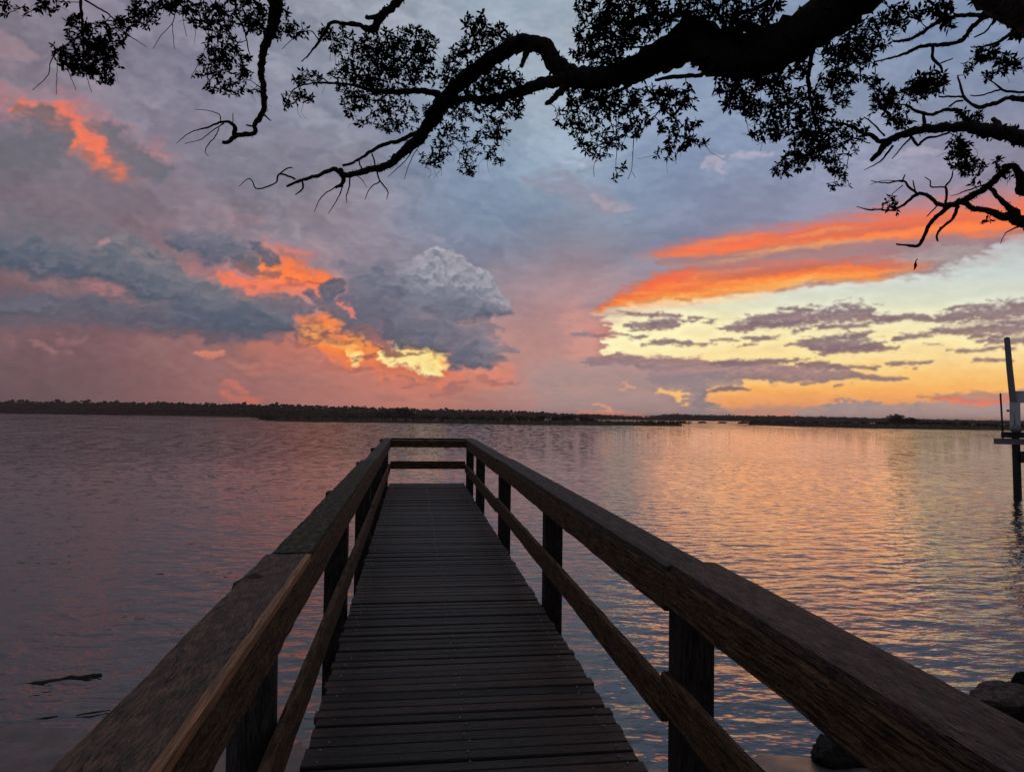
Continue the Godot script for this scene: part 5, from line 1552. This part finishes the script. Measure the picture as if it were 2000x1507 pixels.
	# foliage: twig tips inside soft patches, each tied to the nearest wood and carrying a rosette of leaves
	var patches := [
		[10, 12, 14, 18], [45, 20, 10, 10], [100, 8, 28, 20], [150, 58, 22, 30], [190, 72, 28, 34], [172, 112, 54, 32], [205, 140, 32, 20], [150, 128, 30, 18], [228, 60, 18, 28], [110, 104, 14, 18], [250, 38, 20, 20], [280, 26, 34, 26], [330, 8, 20, 14],
		[345, 14, 28, 15], [395, 26, 32, 26], [425, 42, 38, 32], [470, 20, 42, 34], [500, 42, 26, 22], [545, 22, 24, 28], [560, 58, 10, 14], [430, 90, 32, 28], [425, 125, 36, 28], [460, 112, 28, 32], [418, 168, 18, 16], [455, 172, 22, 16], [480, 142, 14, 14], [386, 148, 13, 7], [492, 176, 9, 6],
		[580, 60, 22, 16], [545, 66, 18, 12], [650, 70, 28, 22], [690, 92, 38, 28], [740, 86, 38, 28], [800, 80, 32, 28], [832, 92, 22, 28], [770, 112, 58, 36], [720, 130, 56, 36], [672, 142, 32, 26], [700, 170, 42, 26], [760, 150, 56, 36], [820, 130, 32, 28], [600, 150, 28, 13], [590, 190, 20, 14], [560, 208, 12, 9], [570, 190, 18, 8], [720, 214, 42, 32], [690, 196, 24, 18], [780, 222, 38, 32], [760, 246, 28, 13],
		[930, 45, 23, 22], [940, 80, 34, 32], [970, 70, 23, 23], [920, 112, 38, 32], [890, 132, 28, 36], [1000, 74, 28, 9], [870, 160, 28, 28], [950, 150, 42, 26], [990, 162, 32, 26], [930, 200, 56, 32], [870, 216, 42, 32], [1000, 212, 22, 20], [960, 250, 32, 22], [890, 265, 36, 22], [940, 290, 28, 22], [965, 305, 18, 20], [915, 320, 22, 17], [840, 312, 22, 16], [860, 290, 18, 18], [920, 336, 11, 7], [905, 300, 13, 18], [1015, 200, 16, 12],
		[1140, 10, 24, 15], [1175, 25, 42, 28], [1230, 20, 46, 30], [1160, 60, 36, 32], [1200, 70, 44, 30], [1250, 58, 34, 26], [1280, 20, 26, 26], [1140, 96, 26, 22], [1175, 112, 32, 18], [1292, 40, 18, 22], [1360, 18, 48, 26], [1420, 24, 48, 28], [1470, 40, 38, 26], [1400, 48, 42, 16], [1450, 62, 32, 13], [1325, 28, 15, 18], [1500, 10, 30, 18], [1215, 118, 22, 12],
		[1130, 190, 28, 22], [1170, 190, 36, 22], [1110, 230, 24, 17], [1150, 234, 40, 22], [1210, 200, 36, 26], [1240, 230, 32, 28], [1270, 190, 36, 22], [1310, 200, 28, 28], [1348, 190, 18, 22], [1180, 260, 36, 18], [1150, 284, 22, 13], [1200, 284, 22, 11], [1130, 260, 14, 11], [1230, 260, 18, 11], [1310, 250, 28, 16], [1330, 278, 28, 14], [1365, 275, 18, 11], [1350, 240, 14, 11], [1300, 300, 20, 11], [1175, 304, 18, 11], [1205, 346, 8, 7], [1215, 322, 6, 8], [1365, 126, 14, 13],
		[1420, 165, 28, 22], [1460, 170, 36, 22], [1500, 152, 28, 18], [1530, 175, 28, 28], [1560, 132, 22, 22], [1440, 200, 32, 18], [1480, 220, 32, 22], [1530, 220, 36, 28], [1580, 200, 28, 36], [1600, 240, 42, 32], [1640, 110, 32, 26], [1670, 72, 28, 22], [1720, 50, 36, 22], [1700, 90, 32, 22], [1760, 30, 40, 22], [1830, 18, 36, 17], [1850, 40, 18, 13], [1650, 150, 28, 18], [1620, 160, 22, 22], [1690, 120, 22, 13], [1645, 190, 18, 18], [1490, 260, 28, 17], [1540, 260, 36, 22], [1580, 280, 36, 22], [1620, 270, 32, 22], [1560, 310, 28, 22], [1530, 330, 22, 13], [1610, 300, 28, 17], [1650, 290, 32, 13], [1670, 255, 22, 22], [1630, 320, 18, 17], [1640, 345, 18, 11], [1620, 365, 11, 9], [1655, 360, 10, 6], [1690, 155, 17, 11], [1710, 158, 11, 16],
		[1730, 190, 26, 20], [1726, 205, 24, 19], [1722, 198, 20, 16], [1760, 235, 18, 18], [1750, 216, 28, 22], [1810, 165, 38, 18], [1812, 168, 30, 14], [1830, 150, 22, 17], [1790, 180, 28, 14], [1893, 132, 16, 13], [1930, 150, 14, 11], [1925, 105, 23, 16], [1965, 125, 28, 18], [1968, 128, 22, 14], [1990, 70, 10, 9], [1890, 224, 23, 8], [1905, 230, 14, 10],
		[1875, 280, 20, 14], [1870, 310, 18, 20], [1890, 325, 18, 17], [1910, 325, 18, 14], [1955, 318, 14, 11], [1900, 350, 14, 11], [1965, 340, 17, 8], [1735, 395, 17, 13], [1755, 405, 10, 9], [1925, 430, 10, 7], [1880, 295, 16, 16]]
	for k in 70:                                     # the rest of the crown, over the heads of the people on the dock
		patches.append([rng.randf_range(-200, 2300), rng.randf_range(-520, -70), 70, 50])
	var leaves := Shape.new()
	var tips := []
	for p in patches:
		var count := maxi(2, int(PI * p[2] * p[3] / 52.0 * rng.randf_range(0.55, 1.6)))
		if p[1] < -60: count /= 4
		for k in count:
			var a := rng.randf() * TAU
			var r := sqrt(rng.randf()) * 1.05
			tips.append(Vector2(p[0] + cos(a) * r * p[2], p[1] + sin(a) * r * p[3]))
	var order := []
	for q in tips: order.append([bone_px[nearest_bone(q)].distance_squared_to(q), q])
	order.sort_custom(func(x, y): return x[0] < y[0])
	for e in order:
		var q: Vector2 = e[1]
		var near := nearest_bone(q)
		var b := bone_px[near]
		var far := bone_far[near] + rng.randfn() * 0.06 + clampf(b.distance_to(q) * 0.004, 0.0, 0.5) * rng.randfn() * 0.5
		far = clampf(far, 3.6, 8.0)
		var bend := b.lerp(q, 0.55) + Vector2(rng.randfn(), rng.randfn()) * b.distance_to(q) * 0.10
		var pa := at_range(b.x, b.y, bone_far[near])
		var pb := at_range(bend.x, bend.y, lerpf(bone_far[near], far, 0.55))
		var pc := at_range(q.x, q.y, far)
		tw.tube(PackedVector3Array([pa, pb, pc]), PackedFloat32Array([0.0036, 0.0028, 0.0018]), 4)
		if rng.randf() < 0.07 and q.y > -30.0:         # a bare twig sticking out past the leaves
			var e1 := q + (q - b).normalized() * rng.randf_range(8, 20) + Vector2(rng.randfn() * 5.0, 6.0)
			var e2 := e1 + Vector2(rng.randfn() * 9.0, rng.randf_range(4, 22))
			tw.tube(PackedVector3Array([pc, at_range(e1.x, e1.y, far), at_range(e2.x, e2.y, far)]), PackedFloat32Array([0.0020, 0.0016, 0.0012]), 4)
		bone(bend, lerpf(bone_far[near], far, 0.55))
		bone(q, far)
		var dir := (pc - pb).normalized()
		var n := rng.randi_range(5, 9)
		for i in n:
			var out := (dir * rng.randf_range(0.0, 0.9) + Vector3(rng.randfn(), rng.randfn() - 0.15, rng.randfn()) * 0.7).normalized()
			var start := pc.lerp(pb, rng.randf() * 0.95 if i > 2 else 0.0)
			var up := Vector3(rng.randfn(), rng.randfn(), rng.randfn()).normalized()
			var l := lerpf(0.020, 0.056, pow(rng.randf(), 1.3))
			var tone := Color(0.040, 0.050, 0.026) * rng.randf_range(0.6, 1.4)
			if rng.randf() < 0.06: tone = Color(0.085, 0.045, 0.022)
			leaf(leaves, start, out, up, l, l * rng.randf_range(0.32, 0.46), tone)
	var fern := Shape.new()                          # resurrection fern and bark shreds along the limbs
	for e in tufts:
		var l: float = e[2] * rng.randf_range(0.5, 1.7)
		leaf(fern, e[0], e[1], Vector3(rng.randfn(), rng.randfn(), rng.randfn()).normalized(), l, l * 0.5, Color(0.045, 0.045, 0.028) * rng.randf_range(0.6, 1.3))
	var to := local(put("twigs", tw.mesh(), bark, oak), foot)
	to.set_meta("kind", "stuff")
	var lm := plain(Color.WHITE, 0.55, 0.35)
	lm.vertex_color_use_as_albedo = true
	lm.cull_mode = BaseMaterial3D.CULL_DISABLED
	var fo := local(put("limb_fern", fern.mesh(), lm, oak), foot)
	fo.set_meta("kind", "stuff")
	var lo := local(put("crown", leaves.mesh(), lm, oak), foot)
	lo.set_meta("kind", "stuff")
	print("leaves ", leaves.ix.size() / 12, " twigs tris ", tw.ix.size() / 3)

func local(o: MeshInstance3D, origin: Vector3) -> MeshInstance3D:
	o.position = -origin
	return o

# ---------------------------------------------------------------- small things
func stone(g: RandomNumberGenerator, r: Vector3, flat: float) -> ArrayMesh:   # a broken block: a ball cut by many planes, rough on its faces
	var s := Shape.new()
	var cut := []
	for k in 24: cut.append([Vector3(g.randfn(), g.randfn(), g.randfn()).normalized(), g.randf_range(0.55, 0.95)])
	cut.append([Vector3(g.randf_range(-0.1, 0.1), 1, g.randf_range(-0.1, 0.1)).normalized(), flat])
	var n := 26
	var m := 36
	var seed_ := g.randf() * 100.0
	var p := []
	for i in n + 1:
		var th := PI * i / n
		for j in m + 1:
			var ph := TAU * (j % m) / m
			var d := Vector3(sin(th) * cos(ph), cos(th), sin(th) * sin(ph))
			var k := 1.05
			for c in cut:
				var q: float = d.dot(c[0])
				if q > 0.05: k = minf(k, c[1] / q)
			k *= 1.0 + 0.09 * fine.get_noise_3d(d.x * 5.0 + seed_, d.y * 5.0, d.z * 5.0)
			p.append(d * k * r)
	for i in n:
		for j in m:
			var k := i * (m + 1) + j
			s.quad(p[k], p[k + m + 1], p[k + m + 2], p[k + 1])
	for i in s.n.size():
		if s.n[i].dot(s.v[i]) < 0.0: s.n[i] = -s.n[i]
	return s.mesh()

func build_small_things() -> void:
	var g := RandomNumberGenerator.new()
	g.seed = 88
	var rock_m := plain(albedo(0.022, 0.020, 0.017), 0.8, 0.3)
	var slab_m := plain(albedo(0.13, 0.10, 0.085), 0.85, 0.3)
	var sp := Image.create(256, 256, false, Image.FORMAT_RGB8)
	for y in 256:
		for x in 256:
			var q := 0.7 + 0.3 * fine.get_noise_2d(x * 0.04, y * 0.04) + 0.12 * fine.get_noise_2d(x * 0.21 + 9.0, y * 0.21)
			sp.set_pixel(x, y, Color(q, q * 0.97, q * 0.93))
	for m in [rock_m, slab_m]:
		m.albedo_texture = tex(sp)
		m.uv1_triplanar = true
		m.uv1_scale = Vector3.ONE * 1.6
	var rocks := [
		[1640, 1490, Vector3(0.30, 0.17, 0.22), 0.8, rock_m, "large dark wet rock at the water's edge under the right rail"],
		[1628, 1452, Vector3(0.13, 0.11, 0.11), 0.8, rock_m, "small dark rock behind the large wet rock at the water's edge"],
		[1780, 1470, Vector3(0.40, 0.26, 0.30), 0.8, rock_m, "dark rock on the bank hidden behind the right rail"],
		[1955, 1392, Vector3(0.62, 0.30, 0.34), 0.62, slab_m, "pale flat-topped rock slab on the bank past the right rail"],
		[2005, 1352, Vector3(0.14, 0.20, 0.13), 0.9, rock_m, "small dark rock at the water beyond the pale rock slab"],
		[2120, 1440, Vector3(0.5, 0.30, 0.4), 0.7, slab_m, "rounded rock on the bank beside the pale rock slab"]]
	for r in rocks:
		var p := on_water(r[0], r[1])
		p.y = maxf(ground_y(p.x, p.z), -0.05) + r[2].y * 0.25
		var o := put("shore_rock", stone(g, r[2], r[3]), r[4])
		o.position = p
		o.rotation.y = g.randf() * TAU if r[3] > 0.75 else 0.35
		tag(o, r[5], "rock", "rocks on the bank")
	var wet := plain(albedo(0.030, 0.029, 0.018), 0.9, 0.2)
	var a := on_water(-30, 1346)
	var b := on_water(196, 1318)
	var log_ := Shape.new()  # log-shaped tube standing in for a soft dark band in the shallows
	var lp := PackedVector3Array()
	var lr := PackedFloat32Array()
	for i in 15:
		var f := i / 14.0
		lp.append(a.lerp(b, f) + Vector3(0, -0.022 + 0.012 * f, fine.get_noise_2d(f * 3.0, 1.0) * 0.05))
		lr.append(0.018 + 0.030 * sin(PI * clampf(f * 0.9 + 0.05, 0, 1)) * (0.4 + 0.6 * f))
	log_.tube(lp, lr, 10, 0.35, fine)
	var lo := put("dark_log_shape", log_.mesh(), wet)
	tag(lo, "dark log-shaped band lying in the shallows left of the dock", "log")
	for e in [[70, 1405, 112, 1399, 0.008, "short thin stick on the wet sand left of the dock"], [148, 1397, 215, 1387, 0.008, "long thin stick on the wet sand beside the left rail"]]:
		var p := on_water(e[0], e[1])
		var q := on_water(e[2], e[3])
		p.y = maxf(0.0, ground_y(p.x, p.z)) + 0.003
		q.y = maxf(0.0, ground_y(q.x, q.z)) + 0.003
		var s := Shape.new()
		s.tube(PackedVector3Array([p, p.lerp(q, 0.5) + Vector3(0, 0.004, 0.012), q]), PackedFloat32Array([e[4] * 0.6, e[4], e[4] * 0.5]), 7, 0.2, fine)
		tag(put("stick", s.mesh(), wet), e[5], "stick")
	# a dead leaf turning on a spider's thread under the lowest oak branch
	var top := at_range(1793, 482, 6.4)
	var low := at_range(1789, 512, 6.4)
	var d := base("hanging_leaf", low)
	tag(d, "curled dead leaf hanging on a thread below the oak branch tip", "leaf")
	var th := Shape.new()
	th.tube(PackedVector3Array([top - low, Vector3.ZERO]), PackedFloat32Array([0.0004, 0.0004]), 4)
	put("thread", th.mesh(), plain(albedo(0.4, 0.4, 0.4), 0.6), d)
	var cl := Shape.new()
	leaf(cl, Vector3(0.002, 0.02, 0), Vector3(-0.12, -1, 0.05).normalized(), Vector3(0.3, 0, 1), 0.085, 0.034, Color(0.05, 0.03, 0.02))
	leaf(cl, Vector3(0.006, 0.0, 0.004), Vector3(-0.3, -1, -0.15).normalized(), Vector3(1, 0, 0.4), 0.075, 0.03, Color(0.05, 0.03, 0.02))
	leaf(cl, Vector3(0.0, 0.005, 0.0), Vector3(0.5, 0.8, 0.1).normalized(), Vector3(0, 0.4, 1), 0.03, 0.01, Color(0.05, 0.03, 0.02))
	var lm := plain(Color.WHITE, 0.8, 0.2)
	lm.vertex_color_use_as_albedo = true
	lm.cull_mode = BaseMaterial3D.CULL_DISABLED
	put("curled_leaf", cl.mesh(), lm, d)
